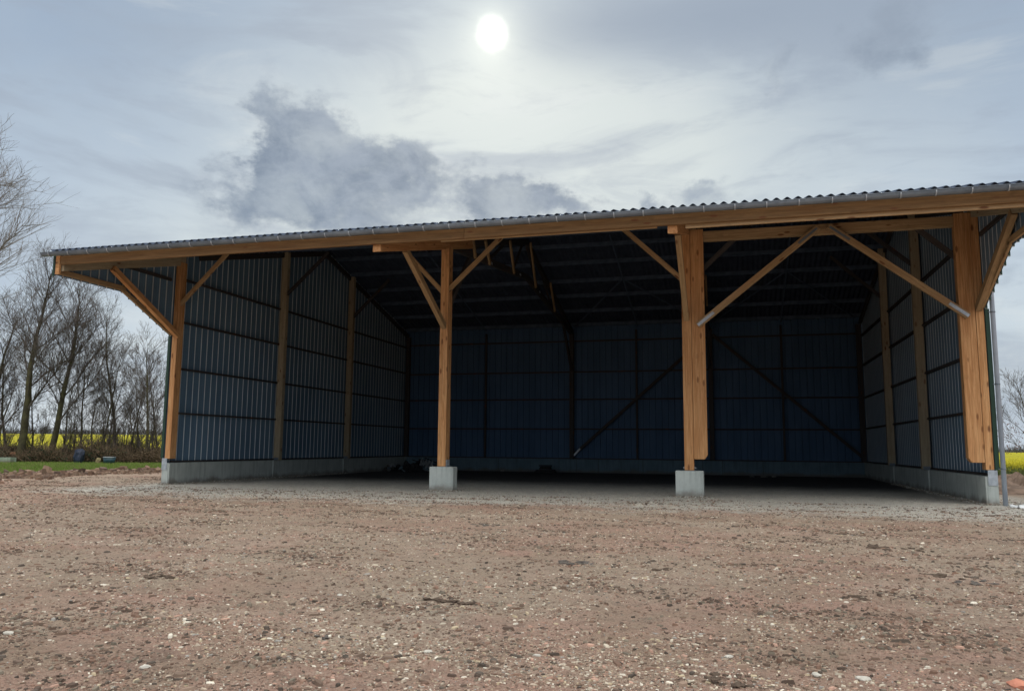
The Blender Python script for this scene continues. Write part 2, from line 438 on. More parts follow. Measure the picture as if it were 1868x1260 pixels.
# --- wall cladding
RIB = .366
def ribs(s0, s1, phase=0.0):
    pts = []; k = math.floor((s0-phase)/RIB)-1
    while k*RIB+phase < s1+RIB:
        b0 = k*RIB+phase
        for ds, dp in ((0, 0), (.085, 0), (.092, .004), (.10, 0), (.19, 0), (.197, .004), (.205, 0), (.29, 0), (.30, .055), (.335, .055), (.345, 0)):
            s = b0+ds
            if s0 < s < s1: pts.append((s, dp))
        k += 1
    return [(s0, 0)]+pts+[(s1, 0)]
def cladding(name, s0, s1, fn, zlo, zhi, parent, inner, extra=(), phase=0):
    """fn(s, depth) -> (x, y); depth grows outward"""
    pr = sorted(set(ribs(s0, s1, phase)+[(e, 0) for e in extra]))
    v, f, mi = [], [], []; n = len(pr)
    for lay, off in ((0, 0), (1, .006)):
        for (s, d) in pr:
            x, y = fn(s, d+off); v.append((x, y, zlo(s)));
        for (s, d) in pr:
            x, y = fn(s, d+off); v.append((x, y, zhi(s)))
    for i in range(n-1):
        f.append((i, i+1, n+i+1, n+i)); mi.append(2 if pr[i][1] > .05 and pr[i+1][1] < .01 else 0)
        f.append((2*n+i+1, 2*n+i, 3*n+i, 3*n+i+1)); mi.append(1)
        f.append((i+1, i, 2*n+i, 2*n+i+1)); mi.append(1)
        f.append((n+i, n+i+1, 3*n+i+1, 3*n+i)); mi.append(1)
    f.append((0, n, 3*n, 2*n)); mi.append(1); f.append((2*n-1, n-1, 3*n-1, 4*n-1)); mi.append(1)
    return mesh(name, v, f, [inner, CLAD_OUT, RIBM if inner is CLAD_IN else inner], parent, False, mi)
def sidelo(y):
    if y >= 0: return .79
    if y < -2.65: return 6.70
    return 5.48+(6.70-5.48)*(-y/2.65)
sidehi = lambda y: roofz(y)-.035
LW = []
for (sgn, X0, lab) in ((-1, -.215, 'left side wall of the barn with pale vertical rib lines'), (1, 27.095, 'right side wall of the barn, seen past the end post')):
    fn = lambda s, d, X0=X0, sgn=sgn: (X0+sgn*d, s)
    wl = cladding('side_wall', .0, Y3+.165, fn, lambda s: .79, sidehi, barn, CLAD_IN, (YR,))
    cn = cladding('canopy_cheek', -5.5, -.001, fn, sidelo, sidehi, barn, CLAD_IN, (-2.65,))
    LW.append((wl, cn, sgn, X0))
    xi = X0-sgn*.08
    for z in (2.64, 4.32, 6.1, 7.75):
        timber('rail', (xi, .1, z), (xi, Y3-.1, z), .15, .07, W_DARK, wl)
    timber('sill_rail', (xi+sgn*.0, .3, .84), (xi, Y3-.1, .84), .11, .07, W_DARK, wl)
    # cheek framing
    xj = X0-sgn*.055
    timber('cheek_rail', (xj, -5.45, 6.82), (xj, -2.55, 6.82), .07, .17, W_PALE, cn)
    timber('cheek_rail', (xj, -3.0, 7.62), (xj, -.25, 7.62), .07, .12, W_DARK, cn)
    timber('cheek_rail', (xj, -2.7, 6.78), (xj, -.05, 5.58), .07, .13, W_PALE, cn)
    box('end_board', (X0-sgn*.16, -5.5, 6.72), (X0-sgn*.005, -5.42, 7.38), W_LIGHT, cn)
    box('edge_trim', (X0-sgn*.004, -5.53, 6.66), (X0+sgn*.06, -5.505, 7.40), CLAD_OUT, cn, .002)
    box('corner_trim', (X0-sgn*.005, -.035, .97), (X0+sgn*.105, -.005, 5.5), CLAD_OUT, wl, .002)
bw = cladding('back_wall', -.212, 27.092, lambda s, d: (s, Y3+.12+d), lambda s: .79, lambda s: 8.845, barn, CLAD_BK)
for z in (2.58, 4.36, 6.02, 7.9):
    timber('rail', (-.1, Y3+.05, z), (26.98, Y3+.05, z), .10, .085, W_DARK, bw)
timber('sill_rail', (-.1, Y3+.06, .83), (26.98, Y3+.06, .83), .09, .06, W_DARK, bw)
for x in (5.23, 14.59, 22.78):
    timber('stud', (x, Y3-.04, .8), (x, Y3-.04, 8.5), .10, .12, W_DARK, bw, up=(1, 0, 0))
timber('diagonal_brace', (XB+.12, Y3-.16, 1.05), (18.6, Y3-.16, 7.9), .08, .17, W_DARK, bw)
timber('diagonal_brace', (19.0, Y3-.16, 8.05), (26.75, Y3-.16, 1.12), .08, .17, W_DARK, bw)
timber('fixing_plate', (XB+.14, Y3-.21, 1.02), (XB+.50, Y3-.21, 1.42), .012, .10, ZINC_L, bw, bev=.002)

# --- concrete plinths and footings
def plinth(a, b, mt, joints, axis):
    o = box('concrete_plinth', a, b, mt, barn, .012)
    for j in joints:
        if axis == 'y':
            xs = b[0] if b[0] < 5 else a[0]; s = 1 if b[0] < 5 else -1
            child_box('panel_joint', (xs-.004, j-.008, .02), (xs+s*.0035, j+.008, .79), W_DARK, o, .001)
        else:
            child_box('panel_joint', (j-.01, a[1]-.0035, .02), (j+.01, a[1]+.004, .79), W_DARK, o, .001)
    return o
plinth((-.27, 0, -.4), (0, Y3, .8), CONC, (), 'y')
plinth((26.88, 0, -.4), (27.15, Y3, .8), CONC, (), 'y')
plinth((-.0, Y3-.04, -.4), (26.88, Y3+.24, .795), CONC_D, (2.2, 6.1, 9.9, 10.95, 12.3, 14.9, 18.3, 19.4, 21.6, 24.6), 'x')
for (x, y, s) in ((.0, .02, 1), (.0, Y1-.35, 1), (.0, Y2-.35, 1), (26.88, .02, -1), (26.88, Y1-.35, -1), (26.88, Y2-.35, -1)):
    box('pad', (x-s*.02, y, -.4), (x+s*.045, y+.75, .79), CONC, barn, .01)
for x in (XB, XC):
    box('concrete_footing', (x-.42, 0, -.4), (x+.42, .42, .815), CONC, barn, .018)

def bolt(p, parent, r=.018, ax='y'):
    v, f = [], []
    p = Vector(p); d = Vector((0, .03, 0)) if ax == 'y' else Vector((.03, 0, 0))
    tube_pts([p-d, p+d], [r, r], 6, v, f); child_mesh('bolt', v, f, ZINC_L, parent)

# --- front posts
def canopy_beam(x, wd, mt, par):
    y0, y1 = -5.40, (2.6 if wd > .2 else .3)
    zt = lambda y: roofz(y)-.265-.0
    z0, z1 = roofz(y0)-.045-.215-.19-.03, 0
    a = Vector((x, y0, 8.2+SL*y0+.19)); b = Vector((x, y1, 8.2+SL*y1+.19))
    # plumb cut end: built as a sheared prism
    h = .19; v = []
    L = (b-a).length
    for (yy) in (y0, y1):
        for sx in (-1, 1):
            for sz in (-1, 1):
                v.append((x+sx*wd/2, yy, 8.2+SL*yy+.19+sz*h))
    f = [(0, 1, 3, 2), (4, 6, 7, 5), (0, 4, 5, 1), (2, 3, 7, 6), (1, 5, 7, 3), (0, 2, 6, 4)]
    # local frame along the beam for the grain
    xd = (b-a).normalized(); yd = Vector((0, 0, 1)).cross(xd).normalized(); zd = xd.cross(yd)
    M_ = Matrix((xd, yd, zd)).transposed().to_4x4(); M_.translation = (a+b)/2
    Mi = M_.inverted(); o = mesh('canopy_beam', [Mi @ Vector(q) for q in v], f, mt, par)
    bm = bmesh.new(); bm.from_mesh(o.data); bmesh.ops.recalc_face_normals(bm, faces=bm.faces[:]); bmesh.ops.bevel(bm, geom=bm.edges[:], offset=.008, segments=1, affect='EDGES'); bm.to_mesh(o.data); bm.free()
    o.matrix_basis = M_
    return o
XL, XR = -.06, 26.97
for (x, wd, zb, dp, bx) in ((XL, .22, .95, .34, .12), (XB, .28, .83, .40, .2), (XC, .28, .83, .40, .2), (XR, .21, .97, .34, .12)):
    cb = canopy_beam(x, .24 if x in (XB, XC) else .16, W_LIGHT if wd > .25 else W_DULL, barn)
    po = timber('post', (x, dp/2, zb), (x, dp/2, 8.35), wd, dp, W_LIGHT, barn, up=(0, 1, 0))
    # strut from the post to the canopy beam
    off = .03 if x == XR else 0
    sgn = -1 if x == XR else 1
    xs = x if x in (XB, XC) else (x+.11 if x == XL else x-.03)
    timber('canopy_strut', (xs, -3.42, 7.36), (xs, .04, 5.52), .155, .2, W_PALE if x != XL else W_LIGHT, po)
    bolt((xs, -.10, 5.62), po, .02, 'x')
# knee braces along the front
def knee(x0, z0, x1, z1, y, par, mt):
    timber('knee_brace', (x0, y, z0), (x1, y, z1), .10, .15, mt, par)
front = [o for o in barn.children if o.name.startswith('post')]
pA, pB, pC, pD = front
knee(.0, 6.72, 1.95, 8.6, .12, pA, W_PALE)
knee(10.78, 6.78, 12.75, 8.62, .12, pB, W_PALE); knee(10.62, 6.72, 8.95, 8.5, .12, pB, W_PALE)
knee(18.7, 6.75, 16.75, 8.62, .12, pC, W_PALE); knee(19.0, 6.85, 20.9, 8.62, .3, pC, W_DARK)
knee(26.9, 6.75, 24.9, 8.62, .3, pD, W_DARK)
# base plates and end plates
box('base_plate', (XB+.145, .05, .80), (XB+.165, .36, 1.05), ZINC_L, barn, .002)
for x in (XB, XC):
    box('base_plate', (x-.19, -.0+.02, .806), (x+.19, .40, .828), ZINC, barn, .002)
    for s in (-1, 1): bolt((x+s*.17, .2, .90), barn, .022, 'x')
for (xa, xb) in ((-.265, -.045), (26.9, 27.14)):
    e = box('end_plate', (xa, -.022, .545), (xb, -.002, .965), ZINC_L, barn, .002)
    for zz in (.60, .91):
        for xx in (xa+.035, xb-.035): bolt((xx, -.02, zz), e, .014)

# --- door framing between the two right-hand posts
def doubler(x0, x1, chx, ztop):
    v = []; zb = 1.165; c = .11; y0, y1 = .015, .30
    if chx > 0: prof = [(x0, zb), (x1-c*.8, zb), (x1, zb+c*1.2), (x1, ztop), (x0, ztop)]
    else: prof = [(x0+c*.8, zb), (x1, zb), (x1, ztop), (x0, ztop), (x0, zb+c*1.2)]
    xm, zm = (x0+x1)/2, (zb+ztop)/2
    # local x along the height
    V = [Vector((z-zm, x-xm, y-.15)) for y in (y0, y1) for (x, z) in prof]; n = 5
    f = [tuple(range(n)), tuple(reversed(range(n, 2*n)))]+[(i, i+n, (i+1) % n+n, (i+1) % n) for i in range(n)]
    o = mesh('door_jamb', V, f, W_LIGHT, barn)
    bm = bmesh.new(); bm.from_mesh(o.data); bmesh.ops.recalc_face_normals(bm, faces=bm.faces[:]); bmesh.ops.bevel(bm, geom=bm.edges[:], offset=.012, segments=1, affect='EDGES'); bm.to_mesh(o.data); bm.free()
    M_ = Matrix(((0, 1, 0), (0, 0, 1), (1, 0, 0))).to_4x4(); M_.translation = (xm, .15, zm); o.matrix_basis = M_
    return o
doubler(18.925, 19.335, 1, 8.36)
dj = doubler(26.45, 26.862, -1, 8.36)
timber('header_beam', (19.34, .16, 8.14), (26.445, .16, 8.14), .24, .30, W_PALE, barn)
for (a, b) in (((19.13, -.06, 5.28), (22.74, -.06, 8.16)), ((26.66, -.06, 5.30), (23.02, -.06, 8.18))):
    tb = timber('door_brace', a, b, .11, .19, W_PALE, barn)
    d = (Vector(b)-Vector(a)).normalized()
    q = Vector(a)+d*.0; e = Vector(a)+d*.62
    timber('metal_strap', (q.x, -.122, q.z), (e.x, -.122, e.z), .012, .09, ZINC_L, tb, bev=.002)
    q = Vector(b)-d*.05; e = Vector(b)-d*.75
    timber('metal_strap', (q.x, -.121, q.z), (e.x, -.121, e.z), .012, .07, ZINC, tb, bev=.002)

# --- wall posts with knee braces, back posts
for y in (Y1, Y2):
    for (x, s) in ((.03, 1), (26.85, -1)):
        po = timber('wall_post', (x, y, .8), (x, y, roofz(y)-.28), .30, .24, W_DULL, barn, up=(0, 1, 0))
        knee(x+s*.1, 8.45, x+s*2.2, 10.35+(0.1 if y == Y2 else 0), y, po, W_DARK)
        child_box('shoe', (x-.12, y-.13, .80), (x+.12, y-.121, .92), ZINC, po)
for x in (.03, XB, 18.86, 26.85):
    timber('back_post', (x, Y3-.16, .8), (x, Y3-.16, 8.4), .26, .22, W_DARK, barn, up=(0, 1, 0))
# gable rafters
for x in (XL, XR):
    timber('rafter', (x, 1.2, roofz(1.2)-.40), (x, YR, roofz(YR)-.40), .12, .24, W_DARK, barn)
    timber('rafter', (x, YR, roofz(YR)-.40), (x, Y3, roofz(Y3)-.40), .12, .24, W_DARK, barn)
# --- the two roof trusses
for x in (XB, XC):
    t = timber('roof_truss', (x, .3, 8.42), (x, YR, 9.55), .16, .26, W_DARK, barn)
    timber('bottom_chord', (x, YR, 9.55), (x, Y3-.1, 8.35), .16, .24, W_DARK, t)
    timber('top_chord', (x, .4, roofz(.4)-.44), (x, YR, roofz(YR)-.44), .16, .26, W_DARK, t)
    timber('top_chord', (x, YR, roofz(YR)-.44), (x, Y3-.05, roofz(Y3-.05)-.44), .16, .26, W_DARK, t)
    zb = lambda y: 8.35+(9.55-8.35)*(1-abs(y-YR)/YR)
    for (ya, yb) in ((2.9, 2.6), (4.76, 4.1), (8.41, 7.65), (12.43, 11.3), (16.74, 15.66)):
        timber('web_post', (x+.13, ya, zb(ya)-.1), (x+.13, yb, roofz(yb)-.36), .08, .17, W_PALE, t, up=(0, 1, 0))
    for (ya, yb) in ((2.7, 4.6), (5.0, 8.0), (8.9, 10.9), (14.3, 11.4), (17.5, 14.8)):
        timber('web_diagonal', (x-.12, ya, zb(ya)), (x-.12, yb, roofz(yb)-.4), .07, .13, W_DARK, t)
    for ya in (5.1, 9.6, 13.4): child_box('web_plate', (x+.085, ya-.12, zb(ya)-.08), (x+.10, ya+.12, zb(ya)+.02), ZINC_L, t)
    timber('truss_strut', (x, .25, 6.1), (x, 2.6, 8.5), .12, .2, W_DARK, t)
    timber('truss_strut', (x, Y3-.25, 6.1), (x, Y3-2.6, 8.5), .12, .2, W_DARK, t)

# --- downpipe
v, f = [], []
px, py = 27.275, -.06
tube_pts([Vector((px, py, .0)), Vector((px, py, 6.9)), Vector((px, py-.05, 7.05)), Vector((px+.02, -2.4, 7.12)), Vector((px+.03, -5.60, 7.22))], [.062]*5, 14, v, f)
dp_ = mesh('downpipe', v, f, PIPE, barn, True)
for z in (1.0, 3.35, 5.4):
    vv, ff = [], []; tube_pts([Vector((px, py, z-.018)), Vector((px, py, z+.018))], [.07, .07], 14, vv, ff); cl = child_mesh('pipe_clip', vv, ff, ZINC, dp_, True)
    child_box('clip_arm', (27.16, py+.0, z-.012), (px-.05, py+.02, z+.012), ZINC, dp_, .001)

# ================================================================= GROUND
def gh(x, y):
    h = 0
    if -30 < x < 45 and -27 < y < 1.5:
        d = 1.0
        p = Vector((x, y, 0))
        h = noise.fractal(p*.45, 1, 2, 4)*.018+noise.fractal(p*2.1+Vector((9, 2, 0)), .9, 2, 4)*.013
        n = noise.noise(p*1.1+Vector((40, 7, 3)))
        h += max(0, noise.fractal(p*3.3+Vector((3, 30, 0)), .8, 2, 4)-.12)*.075*max(.15, .5+n)
        fade = min(1, max(0, (1.2-y)/2.5))
        for bx, byy in ((0, 0), (XB, 0), (XC, 0), (XD, 0)): pass
        h *= fade
    # churned strip beside the lawn
    q = Vector((x, y, 0)); rel = q-CAM; dep = rel.dot(fw0); u = 934+FPX*(rel.dot(rt0)/max(dep, .1))/math.cos(PITCH)
    if u < 330 and 22 < dep < 60:
        b = math.exp(-((dep-(34.5+(u/300)*8.5))/3.2)**2)
        n = noise.fractal(Vector((x*.7, y*.7, 5)), .8, 2, 4)
        h += b*max(0, n+.1)*.08
    return h
GROUND_XY = []
def groundmesh():
    v, f = [], []
    # polar fan about the camera: fine near it, coarse far off
    rings = []; r = 3.2
    while r < 70: rings.append(r); r *= 1.0085
    while r < 6000: rings.append(r); r *= 1.12
    rings.append(6000)
    na = 560; a0, a1 = -R(46), R(46)
    for r in rings:
        for i in range(na+1):
            a = a0+(a1-a0)*i/na
            d = fw0*math.cos(a)+rt0*math.sin(a); q = CAM+d*r
            v.append((q.x, q.y, gh(q.x, q.y) if r < 75 else 0.0))
    W_ = na+1
    for j in range(len(rings)-1):
        for i in range(na):
            a = j*W_+i; f.append((a, a+1, a+1+W_, a+W_))
    # the rest of the plain around and behind the camera
    b0 = len(v)
    ang = [a1+(2*math.pi-(a1-a0))*k/60 for k in range(61)]
    for a in ang:
        d = fw0*math.cos(a)+rt0*math.sin(a)
        for r in (3.2, 60, 6000): q = CAM+d*r; v.append((q.x, q.y, 0))
    for k in range(60):
        for j in range(2):
            a = b0+k*3+j; f.append((a, a+3, a+4, a+1))
    c = len(v); v.append((CAM.x, CAM.y, 0))
    for i in range(na): f.append((c, i+1, i))
    for k in range(60): f.append((c, b0+(k+1)*3, b0+k*3))
    return v, f
def groundmat():
    m, t, b, c = mat('packed_earth', .95, .12)
    O = c.outputs['Object']; sp = t.nodes.new('ShaderNodeSeparateXYZ'); t.links.new(O, sp.inputs[0]); X, Y = N(t, sp.outputs[0]), N(t, sp.outputs[1])
    n0 = noise_n(t, O, .22, 4, .6); n1 = noise_n(t, O, 1.1, 6, .65, .3); n2 = noise_n(t, O, 7, 6, .7); n3 = noise_n(t, O, 45, 5, .75); n4 = noise_n(t, O, 2.6, 5, .7, .5)
    st = noise_n(t, mapping(t, O, (.35, 1.0, 1)), 1.6, 5, .6, .6)
    soil = mixc(t, n1.smooth(.36, .64), (.45, .285, .215), (.37, .265, .19))
    soil = mixc(t, n0.smooth(.42, .58)*.65, soil, (.43, .345, .255))
    soil = mixc(t, noise_n(t, mapping(t, O, (.5, .8, 1)), .55, 5, .6, .4).smooth(.54, .64)*.35, soil, (.56, .47, .36))
    soil = mixc(t, st.smooth(.56, .70)*.6, soil, (.27, .175, .135))
    soil = mixc(t, n4.smooth(.58, .68)*.45, soil, (.235, .18, .14))
    soil = mixc(t, n2.smooth(.50, .64)*.6, soil, (.22, .155, .115))
    soil = mixc(t, n3.smooth(.54, .63)*.6, soil, (.60, .50, .39))
    soil = mixc(t, (n3*-1).smooth(-.455, -.38)*.75, soil, (.16, .115, .09))
    # crushed limestone spread round the barn front
    grav = mixc(t, n2.smooth(.4, .65), (.72, .69, .61), (.54, .52, .45)); grav = mixc(t, n3.smooth(.54, .62)*.7, grav, (.70, .68, .60)); grav = mixc(t, (n3*-1).smooth(-.45, -.38)*.6, grav, (.14, .135, .12))
    e = (Y+(n1-.5)*5+(n0-.5)*5+(n2-.5)*3.0)
    grav = mixc(t, n4.smooth(.52, .64)*.42, grav, (.25, .215, .17))
    gm = e.smooth(-6.6, -3.6)*((X+(n1-.5)*3)).smooth(-2.5, .5)*(((X*-1)+(n1-.5)*3)).smooth(-29.5, -27.6)
    col = mixc(t, gm*(n4.smooth(.30, .50)*.35+.55), soil, grav)
    # floor colour turns darker deeper inside
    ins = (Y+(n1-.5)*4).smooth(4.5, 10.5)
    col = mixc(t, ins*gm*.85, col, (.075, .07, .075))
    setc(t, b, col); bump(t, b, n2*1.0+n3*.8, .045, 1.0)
    return m
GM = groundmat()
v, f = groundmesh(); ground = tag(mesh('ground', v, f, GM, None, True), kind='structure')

# loose chips and stones, far too many to count
def nearlawn(u): return 36.5+ (u/300)*9.5+2.0*noise.noise(Vector((u*.013, 2, 1)))
rnd = random.Random(5)
def colattr(o, cols):
    a = o.data.color_attributes.new('tone', 'FLOAT_COLOR', 'CORNER') if False else o.data.attributes.new('tone', 'FLOAT_COLOR', 'FACE')
    flat = []
    for c in cols: flat += [c[0], c[1], c[2], 1]
    a.data.foreach_set('color', flat)
def tonemat(name, rough=.9):
    m, t, b, c = mat(name, rough, .15)
    a = t.nodes.new('ShaderNodeAttribute'); a.attribute_name = 'tone'; t.links.new(a.outputs['Color'], b.inputs['Base Color']); return m
TONE = tonemat('mixed_stone'); 
ICO = None
def chip(v, f, cols, p, sx, sy, sz, rot, col, rg):
    b0 = len(v); ca, sa = math.cos(rot), math.sin(rot); n = 6
    j = [rg.uniform(.65, 1.15) for _ in range(n)]
    for k in range(n):
        a = 2*math.pi*k/n; x, y = math.cos(a)*sx*j[k], math.sin(a)*sy*j[k]
        v.append((p[0]+x*ca-y*sa, p[1]+x*sa+y*ca, p[2]-.006))
    tx, ty = rg.uniform(-.15, .15), rg.uniform(-.15, .15)
    for k in range(n):
        a = 2*math.pi*k/n; x, y = math.cos(a)*sx*j[k]*.72, math.sin(a)*sy*j[k]*.72
        v.append((p[0]+x*ca-y*sa, p[1]+x*sa+y*ca, p[2]+sz*(1+tx*math.cos(a)*2+ty*math.sin(a)*2)))
    for k in range(n):
        k2 = (k+1) % n; f.append((b0+k, b0+k2, b0+n+k2, b0+n+k)); cols.append(col)
    f.append(tuple(b0+n+k for k in range(n))); cols.append(col)
PALCHIP = [((.60, .52, .40), 4), ((.78, .71, .58), 3), ((.46, .37, .28), 5), ((.50, .31, .23), 4), ((.30, .20, .145), 7), ((.17, .12, .085), 5), ((.36, .33, .29), 2), ((.52, .42, .28), 3)]
PC = [c for c, k in PALCHIP for _ in range(k)]
v, f, cols = [], [], []
count = 0
while count < 100000:
    d = 4.6+ (rnd.random()**1.35)*26; a = rnd.uniform(-R(43), R(43))
    q = CAM+(fw0*math.cos(a)+rt0*math.sin(a))*d
    if q.y > .0 and (-.5 < q.x < 27.3): 
        if q.y > 3 or rnd.random() < .3: continue
    cl = noise.fractal(Vector((q.x*.55, q.y*.9, 2)), .9, 2, 3)
    if rnd.random() > .45+cl*.8: continue
    s = rnd.lognormvariate(math.log(.0050), .45)*(1+d*.035)
    s = min(s, .024)
    c = rnd.choice(PC); k = rnd.uniform(.8, 1.1); c = tuple(x*k for x in c)
    if q.y > -3.5: c = tuple(.5*x+.5*y_ for x, y_ in zip(c, (.42, .41, .36)))
    el_ = rnd.uniform(1, 2.4)
    chip(v, f, cols, (q.x, q.y, gh(q.x, q.y)), s*el_, s, s*rnd.uniform(.25, .7), rnd.uniform(0, 6.3), c, rnd)
    count += 1
for k in range(5200):      # gravel kicked up against the concrete
    e = rnd.random(); off = abs(rnd.gauss(0, .09))+.01
    if e < .45:
        bx = rnd.choice((XB, XC)); t_ = rnd.uniform(-.5, .5)
        q = Vector((bx+t_, -off, 0)) if rnd.random() < .7 else Vector((bx+(.42+off)*rnd.choice((-1, 1)), rnd.uniform(0, .45), 0))
    elif e < .95:
        yy = rnd.random()**1.6*14; q = Vector((off, yy, 0)) if rnd.random() < .5 else Vector((26.88-off, yy, 0))
    else: q = Vector((rnd.choice((-.13, 27.0))+rnd.uniform(-.2, .2), -off, 0))
    s = min(.035, rnd.lognormvariate(math.log(.013), .5)); kk = rnd.uniform(.7, 1.1); c = rnd.choice(((.42, .40, .34), (.30, .26, .21), (.52, .50, .44), (.24, .19, .15)))
    chip(v, f, cols, (q.x, q.y, max(0, .035-off*.25)), s*rnd.uniform(1, 1.8), s, s*rnd.uniform(.6, 1.2), rnd.uniform(0, 6.3), tuple(x*kk for x in c), rnd)
o = mesh('stone_chips', v, f, TONE); colattr(o, cols)
tag(o, 'pale and brown stone chips and bark flakes strewn over the bare yard', 'stone chips', kind='stuff')

v, f, cols = [], [], []
for k in range(11000):
    u = rnd.uniform(-80, 300); d = nearlawn(u)+rnd.gauss(-2.2, 1.3); q = P(u, d)
    if noise.fractal(Vector((q.x*.35, q.y*.5, 8)), .9, 2, 3)+rnd.uniform(-.3, .3) < 0 or d > nearlawn(u)+.3: continue
    s_ = rnd.lognormvariate(math.log(.045), .5); kk = rnd.uniform(.7, 1.25)
    c = rnd.choice(((.21, .13, .09), (.27, .18, .125), (.15, .10, .075), (.24, .17, .12)))
    chip(v, f, cols, (q.x, q.y, gh(q.x, q.y)), s_*rnd.uniform(1, 2), s_, s_*rnd.uniform(.5, 1.3), rnd.uniform(0, 6.3), tuple(x*kk for x in c), rnd)
o = mesh('churned_earth', v, f, TONE); colattr(o, cols)
tag(o, 'broken red-brown earth turned up along the edge of the lawn', 'churned earth', kind='stuff')
# dark crumbs of soil and bark, thick on the ground in drifts
v, f, cols = [], [], []; count = 0
while count < 95000:
    d = 4.6+(rnd.random()**1.25)*36; a = rnd.uniform(-R(43), R(43)); q = CAM+(fw0*math.cos(a)+rt0*math.sin(a))*d
    if q.y > -1 and (-.5 < q.x < 27.3) or q.y > 12 or q.x > 27.3 and q.y > 3: continue
    if d > nearlawn(934+FPX*math.tan(a))-1: continue
    cl = noise.fractal(Vector((q.x*.45, q.y*1.1, 22)), .8, 2, 4)
    if rnd.random() > max(0.10, .12+cl*1.1): continue
    s_ = min(.028, rnd.lognormvariate(math.log(.0050), .6)*(1+d*.04)); kk = rnd.uniform(.6, 1.2)
    c = rnd.choice(((.22, .15, .11), (.15, .105, .08), (.27, .19, .14), (.12, .095, .075), (.25, .155, .11), (.24, .20, .15)))
    chip(v, f, cols, (q.x, q.y, gh(q.x, q.y)), s_*rnd.uniform(1, 2.6), s_, s_*rnd.uniform(.3, .8), rnd.uniform(0, 6.3), tuple(x*kk for x in c), rnd); count += 1
o = mesh('soil_crumbs', v, f, TONE); colattr(o, cols)
tag(o, 'dark crumbs of soil and bark lying in drifts over the yard', 'soil crumbs', kind='stuff')

# clods of earth large enough to pick out
def rock(name, r, sc3, mt, seed, parent=None, amp=.35, sub=2, freq=1.3):
    bm = bmesh.new(); bmesh.ops.create_icosphere(bm, subdivisions=sub, radius=1)
    for q in bm.verts:
        n = noise.fractal(q.co*freq+Vector((seed*7.1, seed*3.3, 0)), .9, 2, 4); q.co *= (1+n*amp)
        q.co = Vector((q.co.x*sc3[0], q.co.y*sc3[1], q.co.z*sc3[2]))*r
    me = bpy.data.meshes.new(name); bm.to_mesh(me); bm.free(); return link(name, me, mt, parent)
CLOD = simple('damp_clod', (.13, .095, .07), (.085, .06, .045), 9, .95, .1, 0, .02)
CLOD2 = simple('grey_clod', (.16, .14, .12), (.10, .085, .075), 9, .95, .1, 0, .02)
PALE = simple('pale_stone', (.58, .54, .46), (.45, .42, .36), 9, .9, .15, 0, .01)
def gpix(u, vv):
    d = F+Rr*((u-934)/FPX)-Ur*((vv-630)/FPX); t = -CAM.z/d.z; return CAM+d*t
CL = [(1055, 1028, .20, 'dark flat patch of clods left of the yard centre line below the second bay'), (1650, 1002, .30, 'dark clods lying in front of the right-hand bay'), (1715, 1050, .22, 'broad dark clod cluster near the right edge of the yard'), (1782, 1062, .16, 'rounded dark clod closest to the right edge, below the end post'),
      (1565, 1090, .13, 'dark clod south of the big door opening, between two pale streaks'), (818, 1098, .17, 'grey-black clod in the middle of the foreground'), (598, 1162, .10, 'pair of dark lumps left of centre in the foreground'), (290, 1054, .13, 'dark clods standing up on the left side of the yard'),
      (240, 1116, .09, 'thin dark clod on the left foreground'), (545, 1152, .10, 'dark ragged clod left of centre, upper of two'), (108, 1236, .08, 'dark clod in the bottom left corner'), (1345, 1248, .13, 'wide dark lump at the bottom edge right of centre'),
      (885, 958, .20, 'reddish dark clods just outside the gravel apron'), (395, 940, .16, 'small dark clod before the left bay'), (1215, 1040, .12, 'dark clod below the middle post on the right')]
for i, (u, vv, s, lab) in enumerate(CL):
    q = gpix(u, vv); g = empty('earth_clods', (q.x, q.y, gh(q.x, q.y)))
    tag(g, lab, 'earth clods', 'dark clods of earth on the yard')
    n = 13 if s > .12 else 8
    for k in range(n):
        a = rnd.uniform(0, 6.28); rr = s*rnd.uniform(.10, .30)
        c = rock('clod', rr, (rnd.uniform(.9, 1.5), rnd.uniform(.7, 1.1), rnd.uniform(.22, .42)), CLOD if i % 3 else CLOD2, i*10+k, g, .9, 2, 2.2)
        ro = rnd.random()**.7*1.3; c.location = (math.cos(a)*s*ro*1.2, math.sin(a)*s*ro*.8, rr*.05); c.rotation_euler.z = rnd.uniform(0, 6)
ST = [(980, 1196, .025, 'small pale greenish stone'), (1330, 1200, .03, 'whitish stone low right of centre in the foreground'), (620, 1085, .03, 'pale stone left of the grey-black clod'), (1575, 1240, .04, 'cream stone on the bottom edge at right'), (780, 1188, .03, 'flat pale stone in the central foreground'), (1490, 1232, .035, 'long pale stone near the bottom right'),
      (15, 1155, .04, 'flat white stone at the left edge of the yard'), (265, 1215, .03, 'pale stone low in the left foreground'), (1862, 1252, .07, 'orange-pink brick fragment in the bottom right corner')]
BRICK = simple('brick_fragment', (.62, .26, .17), (.5, .2, .13), 9, .9, .15, 0, .01)
for i, (u, vv, s, lab) in enumerate(ST):
    q = gpix(u, vv); o = rock('brick_fragment' if 'brick' in lab else 'stone', s, (1.3, .9, .45), BRICK if 'brick' in lab else PALE, 60+i, None, .3)
    o.location = (q.x, q.y, gh(q.x, q.y)+s*.1); o.rotation_euler.z = i; tag(o, lab, 'brick' if 'brick' in lab else 'stone', None if 'brick' in lab else 'pale stones on the yard')

